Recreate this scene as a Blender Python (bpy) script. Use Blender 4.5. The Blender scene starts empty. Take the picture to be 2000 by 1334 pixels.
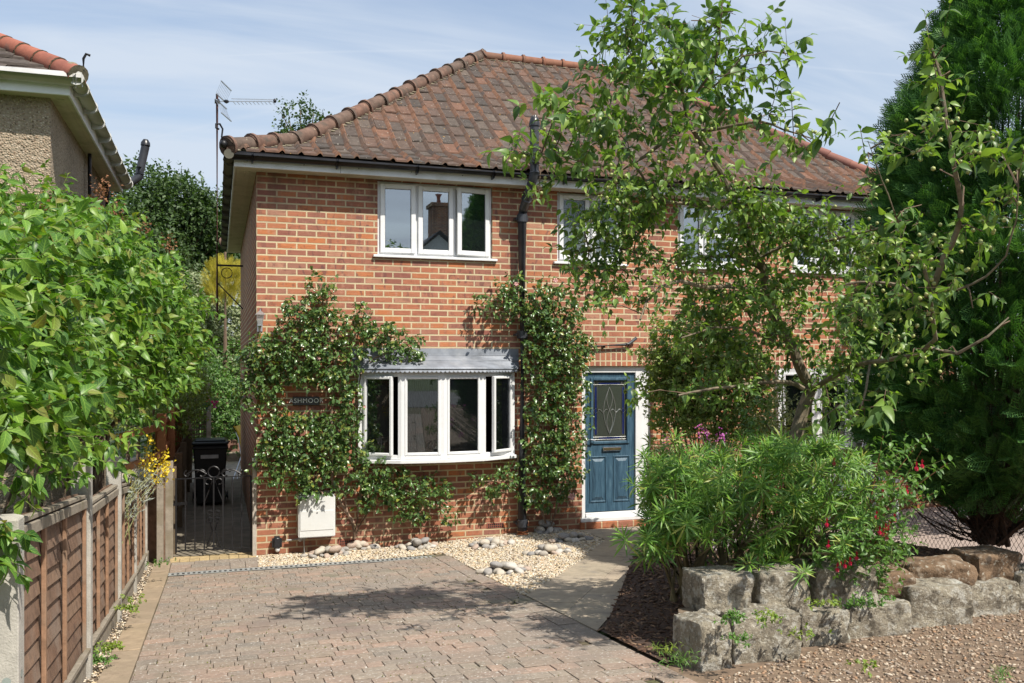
import bpy, bmesh, math, random
import numpy as np
from mathutils import Vector, Matrix, noise
R=math.radians
random.seed(7)
scene=bpy.context.scene
COL=scene.collection
# ------------------------------------------------------------------ camera frame
F=1760.;Y0=715.;CAM=(-.424,-10.708,2.17);TH=R(18.1);SN,CS=math.sin(TH),math.cos(TH)
def ray(px,py):
    a=(px-1000)/F
    return (SN+a*CS, CS-a*SN, (Y0-py)/F)
def onY(px,py,y=0.):
    d=ray(px,py);t=(y-CAM[1])/d[1];return (CAM[0]+t*d[0],y,CAM[2]+t*d[2])
def onX(px,py,x):
    d=ray(px,py);t=(x-CAM[0])/d[0];return (x,CAM[1]+t*d[1],CAM[2]+t*d[2])
def at(px,py,D):
    d=ray(px,py);return (CAM[0]+D*d[0],CAM[1]+D*d[1],CAM[2]+D*d[2])
def proj(x,y,z):
    dx,dy=x-CAM[0],y-CAM[1];D=dx*SN+dy*CS;L=dx*CS-dy*SN
    return (1000+F*L/D, Y0-F*(z-CAM[2])/D, D)
def sm(a,b,x):
    t=max(0,min(1,(x-a)/(b-a)));return t*t*(3-2*t)
def G(x,y):
    yy=max(y,-14)
    return .08*max(0,-.75-yy)+.085*sm(1,4,x)*sm(-2.5,-.6,y)
# ------------------------------------------------------------------ object helpers
LOC={}
def setp(o,label=None,cat=None,group=None,kind=None):
    if label: o['label']=label
    if cat: o['category']=cat
    if group: o['group']=group
    if kind: o['kind']=kind
    return o
def thing(name,label,cat,loc=(0,0,0),group=None,kind=None):
    o=bpy.data.objects.new(name,None);COL.objects.link(o);o.location=loc;o.empty_display_size=.1
    LOC[o.name]=Vector(loc);return setp(o,label,cat,group,kind)
def link(name,me,mat=None,parent=None,label=None,cat=None,group=None,kind=None,local=False):
    o=bpy.data.objects.new(name,me);COL.objects.link(o)
    if mat is not None:
        for m in (mat if isinstance(mat,(list,tuple)) else [mat]): me.materials.append(m)
    if parent is not None:
        o.parent=parent
        if not local and parent.name in LOC: o.matrix_parent_inverse=Matrix.Translation(-LOC[parent.name])
    return setp(o,label,cat,group,kind)
def copy_tree(o,parent=None):
    c=o.copy();COL.objects.link(c)
    if parent is not None: c.parent=parent
    for ch in o.children: copy_tree(ch,c)
    return c
def frame_of(d):
    d=Vector(d).normalized();u=Vector((0,0,1)) if abs(d.z)<.95 else Vector((1,0,0))
    a=d.cross(u).normalized();b=a.cross(d).normalized();return a,b
class MB:
    def __init__(s): s.v=[];s.f=[];s.mi=[]
    def add(s,vs,fs,m=0):
        n=len(s.v);s.v+=[tuple(v) for v in vs]
        for f in fs: s.f.append(tuple(i+n for i in f));s.mi.append(m)
        return s
    def box(s,x0,x1,y0,y1,z0,z1,m=0):
        return s.add([(x0,y0,z0),(x1,y0,z0),(x1,y1,z0),(x0,y1,z0),(x0,y0,z1),(x1,y0,z1),(x1,y1,z1),(x0,y1,z1)],
          [(0,3,2,1),(4,5,6,7),(0,1,5,4),(1,2,6,5),(2,3,7,6),(3,0,4,7)],m)
    def obox(s,c,ax,ay,az,m=0):   # centre and three half axes
        c,ax,ay,az=map(Vector,(c,ax,ay,az));vs=[]
        for k in (-1,1):
            for (i,j) in ((-1,-1),(1,-1),(1,1),(-1,1)): vs.append(c+ax*i+ay*j+az*k)
        return s.add(vs,[(0,3,2,1),(4,5,6,7),(0,1,5,4),(1,2,6,5),(2,3,7,6),(3,0,4,7)],m)
    def bar(s,p,q,w,t=None,m=0,up=None):
        p,q=Vector(p),Vector(q);d=(q-p);a,b=frame_of(d)
        if up is not None:
            b=Vector(up);b=(b-d.normalized()*b.dot(d.normalized())).normalized();a=d.normalized().cross(b)
        return s.obox((p+q)/2,d/2,a*(w/2),b*((t or w)/2),m)
    def tube(s,pts,r,n=8,caps=True,m=0):
        pts=[Vector(p) for p in pts];N=len(pts);rr=r if isinstance(r,(list,tuple)) else [r]*N
        base=len(s.v);a0=None
        for i,p in enumerate(pts):
            d=(pts[min(i+1,N-1)]-pts[max(i-1,0)])
            if d.length<1e-9: d=Vector((0,0,1))
            d.normalize()
            if a0 is None: a,b=frame_of(d)
            else:
                a=(a0-d*a0.dot(d))
                a=a.normalized() if a.length>1e-6 else frame_of(d)[0]
                b=d.cross(a)
            a0=a
            for k in range(n):
                t=2*math.pi*k/n;s.v.append(tuple(p+(a*math.cos(t)+b*math.sin(t))*rr[i]))
        for i in range(N-1):
            for k in range(n):
                k2=(k+1)%n;s.f.append((base+i*n+k,base+i*n+k2,base+(i+1)*n+k2,base+(i+1)*n+k));s.mi.append(m)
        if caps:
            s.f.append(tuple(base+k for k in range(n))[::-1]);s.mi.append(m)
            s.f.append(tuple(base+(N-1)*n+k for k in range(n)));s.mi.append(m)
        return s
    def lathe(s,c,prof,n=16,m=0):
        return s.tube([(c[0],c[1],c[2]+z) for r,z in prof],[max(r,1e-4) for r,z in prof],n,True,m)
    def prism(s,poly,z0,z1,m=0):
        n=len(poly);vs=[(x,y,z0) for x,y in poly]+[(x,y,z1) for x,y in poly]
        return s.add(vs,[tuple(range(n))[::-1],tuple(range(n,2*n))]+[(i,(i+1)%n,n+(i+1)%n,n+i) for i in range(n)],m)
    def ball(s,c,r,n=8,k=5,m=0):
        c=Vector(c);rx,ry,rz=r if isinstance(r,(tuple,list)) else (r,r,r);base=len(s.v)
        for i in range(k+1):
            t=math.pi*i/k
            for j in range(n):
                p=2*math.pi*j/n;s.v.append((c.x+rx*math.sin(t)*math.cos(p),c.y+ry*math.sin(t)*math.sin(p),c.z+rz*math.cos(t)))
        for i in range(k):
            for j in range(n):
                j2=(j+1)%n;s.f.append((base+i*n+j,base+(i+1)*n+j,base+(i+1)*n+j2,base+i*n+j2));s.mi.append(m)
        return s
    def build(s,name,mat,parent=None,bevel=0,smooth=False,angle=None,seg=1,**kw):
        me=bpy.data.meshes.new(name);me.from_pydata(s.v,[],s.f)
        o=link(name,me,mat,parent,**kw)
        if isinstance(mat,(list,tuple)): me.polygons.foreach_set('material_index',s.mi)
        bm=bmesh.new();bm.from_mesh(me)
        if smooth: bmesh.ops.remove_doubles(bm,verts=bm.verts,dist=1e-5)
        bmesh.ops.recalc_face_normals(bm,faces=bm.faces)
        if bevel:
            bmesh.ops.bevel(bm,geom=[e for e in bm.edges if len(e.link_faces)==2 and e.calc_face_angle(0)>.6],offset=bevel,segments=seg,affect='EDGES',clamp_overlap=True)
        bm.to_mesh(me);bm.free()
        if smooth:
            me.polygons.foreach_set('use_smooth',[True]*len(me.polygons))
            try: me.set_sharp_from_angle(angle=R(angle or 40))
            except Exception: pass
        me.update();return o
def np_mesh(name,V,T,uv=None,mat=None,parent=None,smooth=True,**kw):
    me=bpy.data.meshes.new(name);V=np.asarray(V,np.float32).reshape(-1,3);T=np.asarray(T,np.int32).reshape(-1,3)
    me.vertices.add(len(V));me.vertices.foreach_set('co',V.ravel())
    me.loops.add(T.size);me.loops.foreach_set('vertex_index',T.ravel())
    me.polygons.add(len(T));me.polygons.foreach_set('loop_start',np.arange(0,T.size,3,dtype=np.int32))
    try: me.polygons.foreach_set('loop_total',np.full(len(T),3,np.int32))
    except Exception: pass
    if uv is not None:
        l=me.uv_layers.new(name='UVMap');l.data.foreach_set('uv',np.asarray(uv,np.float32)[T.ravel()].ravel())
    if smooth: me.polygons.foreach_set('use_smooth',np.ones(len(T),bool))
    me.update(calc_edges=True);me.validate()
    return link(name,me,mat,parent,**kw)
def nrm(a):
    return a/np.maximum(np.linalg.norm(a,axis=-1,keepdims=True),1e-9)
# ------------------------------------------------------------------ leaf templates (length 1 along X, normal Z)
def tmpl(rows,fold=.25,droop=.25,width=.5):
    V=[(0,0,0)];U=[(0,.5)];T=[];prev=None
    for t,w in rows:
        z=-droop*t*t;i=len(V)
        V+=[(t,-w*width,z+fold*w*width),(t,0,z),(t,w*width,z+fold*w*width)];U+=[(t,0),(t,.5),(t,1)]
        if prev is None: T+=[(0,i,i+1),(0,i+1,i+2)]
        else:
            p=prev;T+=[(p,i,i+1),(p,i+1,p+1),(p+1,i+1,i+2),(p+1,i+2,p+2)]
        prev=i
    n=len(V);V.append((1,0,-droop));U.append((1,.5));T+=[(prev,n,prev+1),(prev+1,n,prev+2)]
    return np.array(V,float),np.array(T),np.array(U,float)
L_OV=tmpl([(.15,.66),(.40,1),(.72,.62),(.9,.24)],.40,.42,.27)      # ovate, pointed
L_RD=tmpl([(.15,.7),(.5,1),(.82,.62)],.4,.28,.31)
L_SM=tmpl([(.45,1)],.3,.15,.34)
L_NA=tmpl([(.3,.8),(.65,1)],.4,.35,.056)                              # narrow
L_ST=(np.array([(0,-.5,-.3),(0,.5,-.3),(0,0,.5),(1,-.3,-.2),(1,.3,-.2),(1,0,.3)],float),np.array([(0,1,4),(0,4,3),(1,2,5),(1,5,4),(2,0,3),(2,3,5)]),np.zeros((6,2)))
def spray_tmpl(nb=9,sub=True):
    V=[];T=[];U=[]
    def blade(p,d,l,w):
        p=np.array(p,float);d=np.array(d,float);d/=np.linalg.norm(d);s=np.array([-d[1],d[0],0]);i=len(V)
        V.extend([p-s*w*.5,p+s*w*.5,p+d*l*.6+s*w*.55,p+d*l,p+d*l*.6-s*w*.55]);U.extend([(0,.5)]*5)
        T.extend([(i,i+1,i+2),(i,i+2,i+4),(i+4,i+2,i+3)])
    blade((0,0,0),(1,0,-.1),1,.022)
    for k in range(nb):
        t=.08+.85*k/nb;l=.5*(1-t)**.7+.08
        for sg in (-1,1):
            tt=t+(.04 if sg>0 else 0);d=np.array([math.cos(.75),sg*math.sin(.75),-.12])
            blade((tt,0,-.1*tt),d,l,.026)
            if sub and l>.18:
                for q in (.35,.7):
                    b=np.array([tt,0,-.1*tt])+d*l*q
                    blade(b,(math.cos(.25),sg*math.sin(.25),-.1),l*.30,.024)
                    pass
    return np.array(V),np.array(T),np.array(U)
L_SP=spray_tmpl(8,True);L_SPL=spray_tmpl(7,False)
def leafs(name,P,D,N,S,tm,mat,parent=None,**kw):
    P=np.asarray(P,float);D=nrm(np.asarray(D,float));N=np.asarray(N,float)
    Y=nrm(np.cross(N,D));Z=np.cross(D,Y);S=np.asarray(S,float)
    if S.ndim==1: S=np.stack([S,S,S],1)
    V,T,U=tm;k=len(V);n=len(P)
    W=(P[:,None,:]+V[None,:,0:1]*S[:,None,0:1]*D[:,None,:]+V[None,:,1:2]*S[:,None,1:2]*Y[:,None,:]+V[None,:,2:3]*S[:,None,2:3]*Z[:,None,:])
    TT=(T[None]+(np.arange(n)*k)[:,None,None]).reshape(-1,3)
    return np_mesh(name,W.reshape(-1,3),TT,np.tile(U,(n,1)),mat,parent,**kw)
UP=np.array([0,0,1.])
SUNH=np.array([.454,-.891,1.26]);SUNH/=np.linalg.norm(SUNH)
class Fol:
    """collects leaves and stems, then builds one foliage mesh and one stem mesh"""
    def __init__(s,seed): s.r=np.random.default_rng(seed);s.P=[];s.D=[];s.N=[];s.S=[];s.sp=[];s.sd=[];s.ss=[]
    def leaf(s,P,D,N,S): s.P.append(P);s.D.append(D);s.N.append(N);s.S.append(S)
    def stick(s,P,D,L,w):
        n=len(P);s.sp.append(P);s.sd.append(D);s.ss.append(np.stack([np.broadcast_to(L,n),np.broadcast_to(w,n),np.broadcast_to(w,n)],1))
    def shoots(s,B,V,L,pairs,size,droop=.35,spread=.9,nj=.5,stem=.004,jit=.25,start=.1):
        r=s.r;n=len(B);V=nrm(V);L=np.broadcast_to(L,n)
        a=nrm(np.cross(V,UP)+1e-4);b=np.cross(V,a);ph=r.uniform(0,6.28,n)
        if stem: s.stick(B,V,L,stem)
        for k in range(pairs):
            t=start+(1-start)*(k+.5)/pairs
            for sg in (0,math.pi):
                th=ph+k*1.57+sg+r.normal(0,.35,n)
                side=a*np.cos(th)[:,None]+b*np.sin(th)[:,None]
                pos=B+V*(L*t)[:,None]
                d=nrm(side*spread+V*(.35+.5*t)-UP*droop*r.uniform(.3,1.6,n)[:,None]+r.normal(0,jit,(n,3)))
                N=UP*.75+SUNH*.35+r.normal(0,nj,(n,3))
                s.leaf(pos,d,N,size*r.uniform(.6,1.15,n)*(1-.35*abs(t-.55)))
        d=nrm(V+r.normal(0,.3,(n,3)));s.leaf(B+V*L[:,None]*.97,d,UP+r.normal(0,.5,(n,3)),size*.55*r.uniform(.6,1.1,n))
    def rosette(s,B,V,num,size,stem=0):
        r=s.r;n=len(B);V=nrm(V);a=nrm(np.cross(V,UP)+1e-3);b=np.cross(V,a)
        for k in range(num):
            th=k*2.4+r.normal(0,.15,n);el=(k/num)
            side=a*np.cos(th)[:,None]+b*np.sin(th)[:,None]
            d=nrm(side*(1-.65*el)+V*(-.15+1.1*el)+r.normal(0,.1,(n,3)))
            s.leaf(B-V*(.07*(1-el)*size*8)[...,None] if False else B-V*(.55*(1-el)*size),d,V+r.normal(0,.15,(n,3)),size*r.uniform(.75,1.1,n)*(1-.3*el))
    def build(s,tm,lm,sm_,parent,lname='foliage',sname='stem'):
        o=leafs(lname,np.concatenate(s.P),np.concatenate(s.D),np.concatenate(s.N),np.concatenate(s.S),tm,lm,parent)
        if s.sp: leafs(sname,np.concatenate(s.sp),np.concatenate(s.sd),np.tile(UP+.01,(sum(map(len,s.sp)),1)),np.concatenate(s.ss),L_ST,sm_,parent)
        return o
# ------------------------------------------------------------------ materials
def newmat(name):
    m=bpy.data.materials.new(name);m.use_nodes=True;nt=m.node_tree
    for n in list(nt.nodes): nt.nodes.remove(n)
    out=nt.nodes.new('ShaderNodeOutputMaterial');p=nt.nodes.new('ShaderNodeBsdfPrincipled');nt.links.new(p.outputs[0],out.inputs[0])
    return m,nt,p,out
def N_(nt,t,**kw):
    n=nt.nodes.new('ShaderNode'+t)
    for k,v in kw.items():
        if k in ('operation','blend_type','data_type','noise_dimensions','feature','distance','wave_type','bands_direction','voronoi_dimensions','offset','offset_frequency','squash','squash_frequency'): setattr(n,k,v)
        else: n.inputs[k.replace('_',' ')].default_value=v
    return n
def tex(nt,kind='Object',scale=(1,1,1)):
    c=nt.nodes.new('ShaderNodeTexCoord');m=nt.nodes.new('ShaderNodeMapping');m.inputs['Scale'].default_value=scale
    nt.links.new(c.outputs[kind],m.inputs[0]);return m.outputs[0]
def nz(nt,vec,scale,detail=4,rough=.55,dist=0):
    n=nt.nodes.new('ShaderNodeTexNoise');n.inputs['Scale'].default_value=scale;n.inputs['Detail'].default_value=detail;n.inputs['Roughness'].default_value=rough;n.inputs['Distortion'].default_value=dist
    if vec is not None: nt.links.new(vec,n.inputs['Vector'])
    return n.outputs['Fac']
def ramp(nt,fac,stops,interp='LINEAR'):
    stops=list(stops)
    if len(stops)==1: stops=[stops[0],(1.,stops[0][1])]
    n=nt.nodes.new('ShaderNodeValToRGB');cr=n.color_ramp;cr.interpolation=interp
    while len(cr.elements)<len(stops): cr.elements.new(.5)
    for e,(p,c) in zip(cr.elements,stops):
        e.position=p;e.color=(c,c,c,1) if isinstance(c,(int,float)) else (*c,1)
    nt.links.new(fac,n.inputs[0]);return n.outputs[0]
def mix(nt,f,a,b,mode='MIX'):
    n=nt.nodes.new('ShaderNodeMix');n.data_type='RGBA';n.blend_type=mode
    for i,v in ((0,f),(6,a),(7,b)):
        if isinstance(v,(int,float)): n.inputs[i].default_value=v if i==0 else (v,v,v,1)
        elif isinstance(v,tuple): n.inputs[i].default_value=(*v,1)
        else: nt.links.new(v,n.inputs[i])
    return n.outputs[2]
def mth(nt,op,a,b=None):
    n=nt.nodes.new('ShaderNodeMath');n.operation=op
    for i,v in enumerate((a,b)):
        if v is None: continue
        if isinstance(v,(int,float)): n.inputs[i].default_value=v
        else: nt.links.new(v,n.inputs[i])
    return n.outputs[0]
def bump(nt,p,h,strength=.5,dist=.01):
    b=nt.nodes.new('ShaderNodeBump');b.inputs['Strength'].default_value=strength;b.inputs['Distance'].default_value=dist
    nt.links.new(h,b.inputs['Height']);nt.links.new(b.outputs[0],p.inputs['Normal'])
def island(nt):
    return nt.nodes.new('ShaderNodeNewGeometry').outputs['Random Per Island']
def setc(nt,p,c):
    if isinstance(c,tuple): p.inputs['Base Color'].default_value=(*c,1)
    else: nt.links.new(c,p.inputs['Base Color'])
def M_plain(name,col,rough=.5,metal=0,var=.15,scale=12,bmp=0,spec=.5,dirt=None,bscale=None):
    m,nt,p,o=newmat(name);v=tex(nt)
    n=nz(nt,v,scale,5,.6);lo=tuple(max(0,c*(1-var)) for c in col);hi=tuple(min(1,c*(1+var)) for c in col)
    c=ramp(nt,n,[(.3,lo),(.7,hi)])
    if dirt:
        d=nz(nt,v,3.1,6,.7);c=mix(nt,ramp(nt,d,[(.5,0.),(.72,dirt[1])]),c,dirt[0])
    setc(nt,p,c);p.inputs['Roughness'].default_value=rough;p.inputs['Metallic'].default_value=metal;p.inputs['Specular IOR Level'].default_value=spec
    if bmp: bump(nt,p,nz(nt,v,bscale or scale*4,4),bmp,.004)
    return m
def M_multi(name,cols,rough=.8,nscale=30,nvar=.35,bmp=.5,bs=60,spots=None,bd=.004):
    """each separate piece gets its own shade out of a palette, plus grain"""
    m,nt,p,o=newmat(name);v=tex(nt);isl=island(nt)
    k=len(cols);c=ramp(nt,isl,[(i/max(1,k-1),cc) for i,cc in enumerate(cols)])
    g=ramp(nt,nz(nt,v,nscale,5,.65),[(.25,1-nvar),(.75,1+nvar*.6)])
    c=mix(nt,1.,c,g,'MULTIPLY')
    if spots:
        for sc,lo,hi,colr in spots:
            s=nz(nt,v,sc,3,.5);c=mix(nt,ramp(nt,s,[(lo,0.),(hi,1.)]),c,colr)
    setc(nt,p,c);p.inputs['Roughness'].default_value=rough;p.inputs['Specular IOR Level'].default_value=.3
    if bmp: bump(nt,p,nz(nt,v,bs,4,.6),bmp,bd)
    return m
def M_leaf(name,cols,rough=.42,trans=.3,tcol=None,vein=.25,spec=.45,coat=0):
    m,nt,p,o=newmat(name);isl=island(nt);k=len(cols)
    c=ramp(nt,isl,[(i/max(1,k-1),cc) for i,cc in enumerate(cols)])
    uv=nt.nodes.new('ShaderNodeTexCoord').outputs['UV'];sp=nt.nodes.new('ShaderNodeSeparateXYZ');nt.links.new(uv,sp.inputs[0])
    if vein:
        d=mth(nt,'ABSOLUTE',mth(nt,'SUBTRACT',sp.outputs[1],.5))
        mid=ramp(nt,d,[(.0,1.),(.06,0.)])
        w=mth(nt,'SINE',mth(nt,'MULTIPLY',mth(nt,'SUBTRACT',sp.outputs[0],mth(nt,'MULTIPLY',d,.5)),42.))
        vv=mth(nt,'MULTIPLY',ramp(nt,w,[(.75,0.),(1.,1.)]),.5)
        c=mix(nt,mth(nt,'MULTIPLY',mth(nt,'MAXIMUM',mid,vv),vein),c,tuple(min(1,x*1.9+.02) for x in cols[len(cols)//2]))
    setc(nt,p,c);p.inputs['Roughness'].default_value=rough;p.inputs['Specular IOR Level'].default_value=spec
    if trans:
        t=nt.nodes.new('ShaderNodeBsdfTranslucent');tc=mix(nt,1.,c,tcol or (1.5,1.7,.55),'MULTIPLY');nt.links.new(tc,t.inputs[0])
        ms=nt.nodes.new('ShaderNodeMixShader');ms.inputs[0].default_value=trans
        nt.links.new(p.outputs[0],ms.inputs[1]);nt.links.new(t.outputs[0],ms.inputs[2]);nt.links.new(ms.outputs[0],o.inputs[0])
    return m
def M_brick(name,axes='xz',soldier=False):
    m,nt,p,o=newmat(name);c=nt.nodes.new('ShaderNodeTexCoord');sp=nt.nodes.new('ShaderNodeSeparateXYZ');nt.links.new(c.outputs['Object'],sp.inputs[0])
    cb=nt.nodes.new('ShaderNodeCombineXYZ');ix={'x':0,'y':1,'z':2}
    a,b=axes
    w=nz(nt,c.outputs['Object'],9,3);wob=mth(nt,'MULTIPLY',mth(nt,'SUBTRACT',w,.5),.006)
    nt.links.new(mth(nt,'ADD',sp.outputs[ix[a]],wob),cb.inputs[0])
    nt.links.new(mth(nt,'ADD',sp.outputs[ix[b]],mth(nt,'ADD',wob,.003)),cb.inputs[1])
    br=nt.nodes.new('ShaderNodeTexBrick');br.offset=0. if soldier else .5;br.squash=1
    for k,v in dict(Scale=1.,Bias=0.).items(): br.inputs[k].default_value=v
    br.inputs['Mortar Size'].default_value=.0100;br.inputs['Mortar Smooth'].default_value=.15
    br.inputs['Brick Width'].default_value=.075 if soldier else .225;br.inputs['Row Height'].default_value=.112 if soldier else .075
    br.inputs['Color1'].default_value=(0,0,0,1);br.inputs['Color2'].default_value=(1,1,1,1);br.inputs['Mortar'].default_value=(.5,.5,.5,1)
    nt.links.new(cb.outputs[0],br.inputs['Vector'])
    col=ramp(nt,br.outputs['Color'],[(0.,(.35,.135,.085)),(.2,(.42,.16,.09)),(.38,(.26,.10,.076)),(.55,(.38,.16,.105)),(.78,(.48,.175,.075)),(.9,(.28,.125,.095)),(1.,(.45,.23,.15))])
    v=c.outputs['Object']
    # blotches of paler, sandier and of darker fired clay
    st=nt.nodes.new('ShaderNodeMapping');st.inputs['Scale'].default_value=(1,1,.45);nt.links.new(v,st.inputs[0])
    bl=nz(nt,st.outputs[0],17,3,.6)
    big=nz(nt,v,1.3,3,.5)
    col=mix(nt,mth(nt,'MULTIPLY',ramp(nt,bl,[(.55,0.),(.66,.8)]),ramp(nt,big,[(.35,.25),(.65,1.)])),col,(.47,.25,.17))
    bl2=nz(nt,st.outputs[0],14,2,.6,.3)
    col=mix(nt,mth(nt,'MULTIPLY',ramp(nt,bl2,[(.56,0.),(.62,.75)]),ramp(nt,nz(nt,v,1.7,3),[(.42,.25),(.58,1.)])),col,(.15,.07,.065))
    hs=nt.nodes.new('ShaderNodeMapping');hs.inputs['Scale'].default_value=(8,8,120);nt.links.new(v,hs.inputs[0])
    stri=nz(nt,hs.outputs[0],1.,3,.7);col=mix(nt,1.,col,ramp(nt,stri,[(.3,.72),(.7,1.15)]),'MULTIPLY')
    mo=mix(nt,nz(nt,v,60,4,.7),(.46,.37,.225),(.64,.54,.36))
    mo=mix(nt,ramp(nt,nz(nt,v,2.2,4,.6),[(.5,0.),(.75,.5)]),mo,(.36,.29,.21))
    col=mix(nt,br.outputs['Fac'],col,mo)
    # grime low on the wall
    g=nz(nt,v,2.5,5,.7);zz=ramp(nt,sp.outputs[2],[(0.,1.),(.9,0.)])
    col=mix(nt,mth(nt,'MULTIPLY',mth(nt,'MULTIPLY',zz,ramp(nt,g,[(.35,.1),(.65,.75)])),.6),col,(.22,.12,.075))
    # soot and run marks high on the wall, pale salts in drifting patches
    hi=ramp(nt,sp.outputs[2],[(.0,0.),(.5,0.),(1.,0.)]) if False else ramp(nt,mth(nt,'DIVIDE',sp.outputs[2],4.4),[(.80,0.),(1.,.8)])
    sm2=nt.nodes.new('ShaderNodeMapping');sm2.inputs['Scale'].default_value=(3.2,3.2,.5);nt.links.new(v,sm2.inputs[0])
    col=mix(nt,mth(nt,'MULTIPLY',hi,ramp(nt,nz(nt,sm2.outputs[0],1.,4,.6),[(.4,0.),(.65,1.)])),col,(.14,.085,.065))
    col=mix(nt,ramp(nt,nz(nt,v,1.1,6,.68),[(.54,0.),(.72,.18)]),col,(.50,.38,.29))
    col=mix(nt,ramp(nt,nz(nt,v,.8,5,.6,.4),[(.55,0.),(.75,.35)]),col,(.20,.09,.065))
    setc(nt,p,col);p.inputs['Roughness'].default_value=.9;p.inputs['Specular IOR Level'].default_value=.2
    h=mth(nt,'SUBTRACT',mth(nt,'ADD',mth(nt,'MULTIPLY',stri,.35),mth(nt,'MULTIPLY',nz(nt,v,90,3),.25)),mth(nt,'MULTIPLY',br.outputs['Fac'],1.2))
    bump(nt,p,h,.9,.006);return m
def M_glass(name,refl=.25,tint=(.02,.025,.03),wav=0.,trans=.6,rcol=(.9,.95,1.)):
    m,nt,p,o=newmat(name)
    nt.nodes.remove(p)
    gl=nt.nodes.new('ShaderNodeBsdfGlossy');gl.inputs['Roughness'].default_value=.01 if not wav else .18;gl.inputs[0].default_value=(*rcol,1)
    tr=nt.nodes.new('ShaderNodeBsdfTransparent');tr.inputs[0].default_value=(.78,.83,.82,1)
    df=nt.nodes.new('ShaderNodeBsdfDiffuse');df.inputs[0].default_value=(*tint,1)
    a=nt.nodes.new('ShaderNodeMixShader');a.inputs[0].default_value=trans;nt.links.new(df.outputs[0],a.inputs[1]);nt.links.new(tr.outputs[0],a.inputs[2])
    fr=nt.nodes.new('ShaderNodeFresnel');fr.inputs[0].default_value=1.5
    f=mth(nt,'MINIMUM',mth(nt,'ADD',fr.outputs[0],refl),1.)
    b=nt.nodes.new('ShaderNodeMixShader');nt.links.new(f,b.inputs[0]);nt.links.new(a.outputs[0],b.inputs[1]);nt.links.new(gl.outputs[0],b.inputs[2])
    nt.links.new(b.outputs[0],o.inputs[0])
    bp=nt.nodes.new('ShaderNodeBump');bp.inputs['Strength'].default_value=.35 if wav else .04;bp.inputs['Distance'].default_value=.004
    nt.links.new(nz(nt,tex(nt),60 if wav else 1.2,2),bp.inputs['Height']);nt.links.new(bp.outputs[0],gl.inputs['Normal'])
    return m
BRICK=M_brick('brick_stretcher','xz');BRICKS=M_brick('brick_flank','yz');SOLD=M_brick('brick_soldier','xz',True)
WHITE=M_plain('upvc_white',(.70,.71,.72),.3,var=.05,scale=3,dirt=((.56,.56,.53),.5))
WHITED=M_plain('fascia_white',(.74,.76,.78),.4,var=.06,scale=6,dirt=((.40,.38,.30),.5))
SOFF=M_plain('soffit_cream',(.52,.48,.38),.6,var=.12,scale=5,dirt=((.22,.22,.13),.6))
BLACKP=M_plain('black_plastic',(.016,.017,.02),.32,var=.25,scale=8)
PIPEM=M_plain('soil_pipe_black',(.035,.038,.046),.38,var=.3,scale=5,dirt=((.07,.07,.075),.5))
GUTW=M_plain('gutter_grey',(.50,.50,.48),.45,var=.12,scale=5,dirt=((.15,.15,.12),.6))
GUTG=M_plain('gutter_weathered',(.085,.08,.055),.55,var=.3,scale=5,dirt=((.03,.035,.02),.8))
LEAD=M_plain('lead_sheet',(.20,.22,.255),.62,.1,var=.3,scale=5,bmp=.35,bscale=22,dirt=((.42,.43,.44),.4))
GLASS=M_glass('pane_glass',.30,trans=.55);GLASSD=M_glass('pane_glass_low',.07,trans=.85);GLASSF=M_glass('frosted_glass',.13,(.13,.16,.17),1,.1)
TILE=M_multi('roof_tile',[(.085,.067,.056),(.11,.074,.057),(.07,.058,.051),(.095,.067,.054),(.14,.08,.057),(.078,.063,.054),(.115,.09,.073),(.062,.053,.047),(.165,.087,.058)],.9,14,.4,.6,70,[(38,.66,.70,(.30,.28,.24)),(5,.62,.75,(.075,.062,.055)),(21,.71,.73,(.42,.24,.06))])
ROLL=M_multi('roof_tile_roll',[(.19,.10,.063),(.115,.076,.057),(.23,.115,.068),(.145,.087,.06),(.095,.07,.057),(.21,.105,.065)],.9,20,.5,.6,70,[(9,.56,.68,(.085,.068,.06))])
HIPT=M_multi('hip_tile',[(.155,.092,.068),(.105,.078,.062),(.18,.10,.072),(.12,.083,.065)],.85,9,.5,.6,50,[(7,.5,.68,(.075,.058,.045)),(30,.70,.73,(.42,.38,.28))])
RIDT=M_multi('ridge_tile',[(.21,.10,.065),(.25,.11,.068),(.17,.09,.06)],.8,9,.3,.4,50,[(9,.6,.75,(.14,.09,.06))])
REDT=M_multi('red_hip_tile',[(.30,.105,.068),(.33,.115,.072),(.26,.095,.068)],.75,7,.3,.4,50,[(9,.6,.78,(.13,.09,.07))])
PLAINR=M_multi('smooth_hip_tile',[(.24,.10,.075),(.21,.095,.075),(.26,.11,.08)],.7,7,.2,.3,50)
DTILE=M_multi('dark_tile',[(.055,.045,.04),(.085,.068,.058),(.11,.09,.075),(.065,.055,.05)],.9,15,.5,.7,60,[(16,.6,.7,(.16,.14,.11))])
PAVER=M_multi('paver',[(.25,.205,.165),(.28,.225,.178),(.232,.20,.168),(.31,.225,.178),(.26,.215,.175),(.275,.21,.165),(.215,.192,.165),(.35,.25,.195),(.255,.215,.178),(.30,.25,.20)],.9,30,.32,.6,90,[(1.1,.5,.72,(.235,.20,.17)),(60,.63,.67,(.46,.44,.40)),(1.7,.62,.78,(.16,.155,.11)),(.9,.60,.75,(.20,.155,.135))])
EDGE=M_multi('edging_strip',[(.32,.245,.17),(.35,.27,.185),(.30,.235,.17)],.9,12,.3,.5,80,[(3,.5,.7,(.25,.20,.14))])
JOINT=M_plain('joint_sand',(.105,.085,.05),.95,var=.35,scale=18,dirt=((.075,.10,.02),.9))
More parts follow.
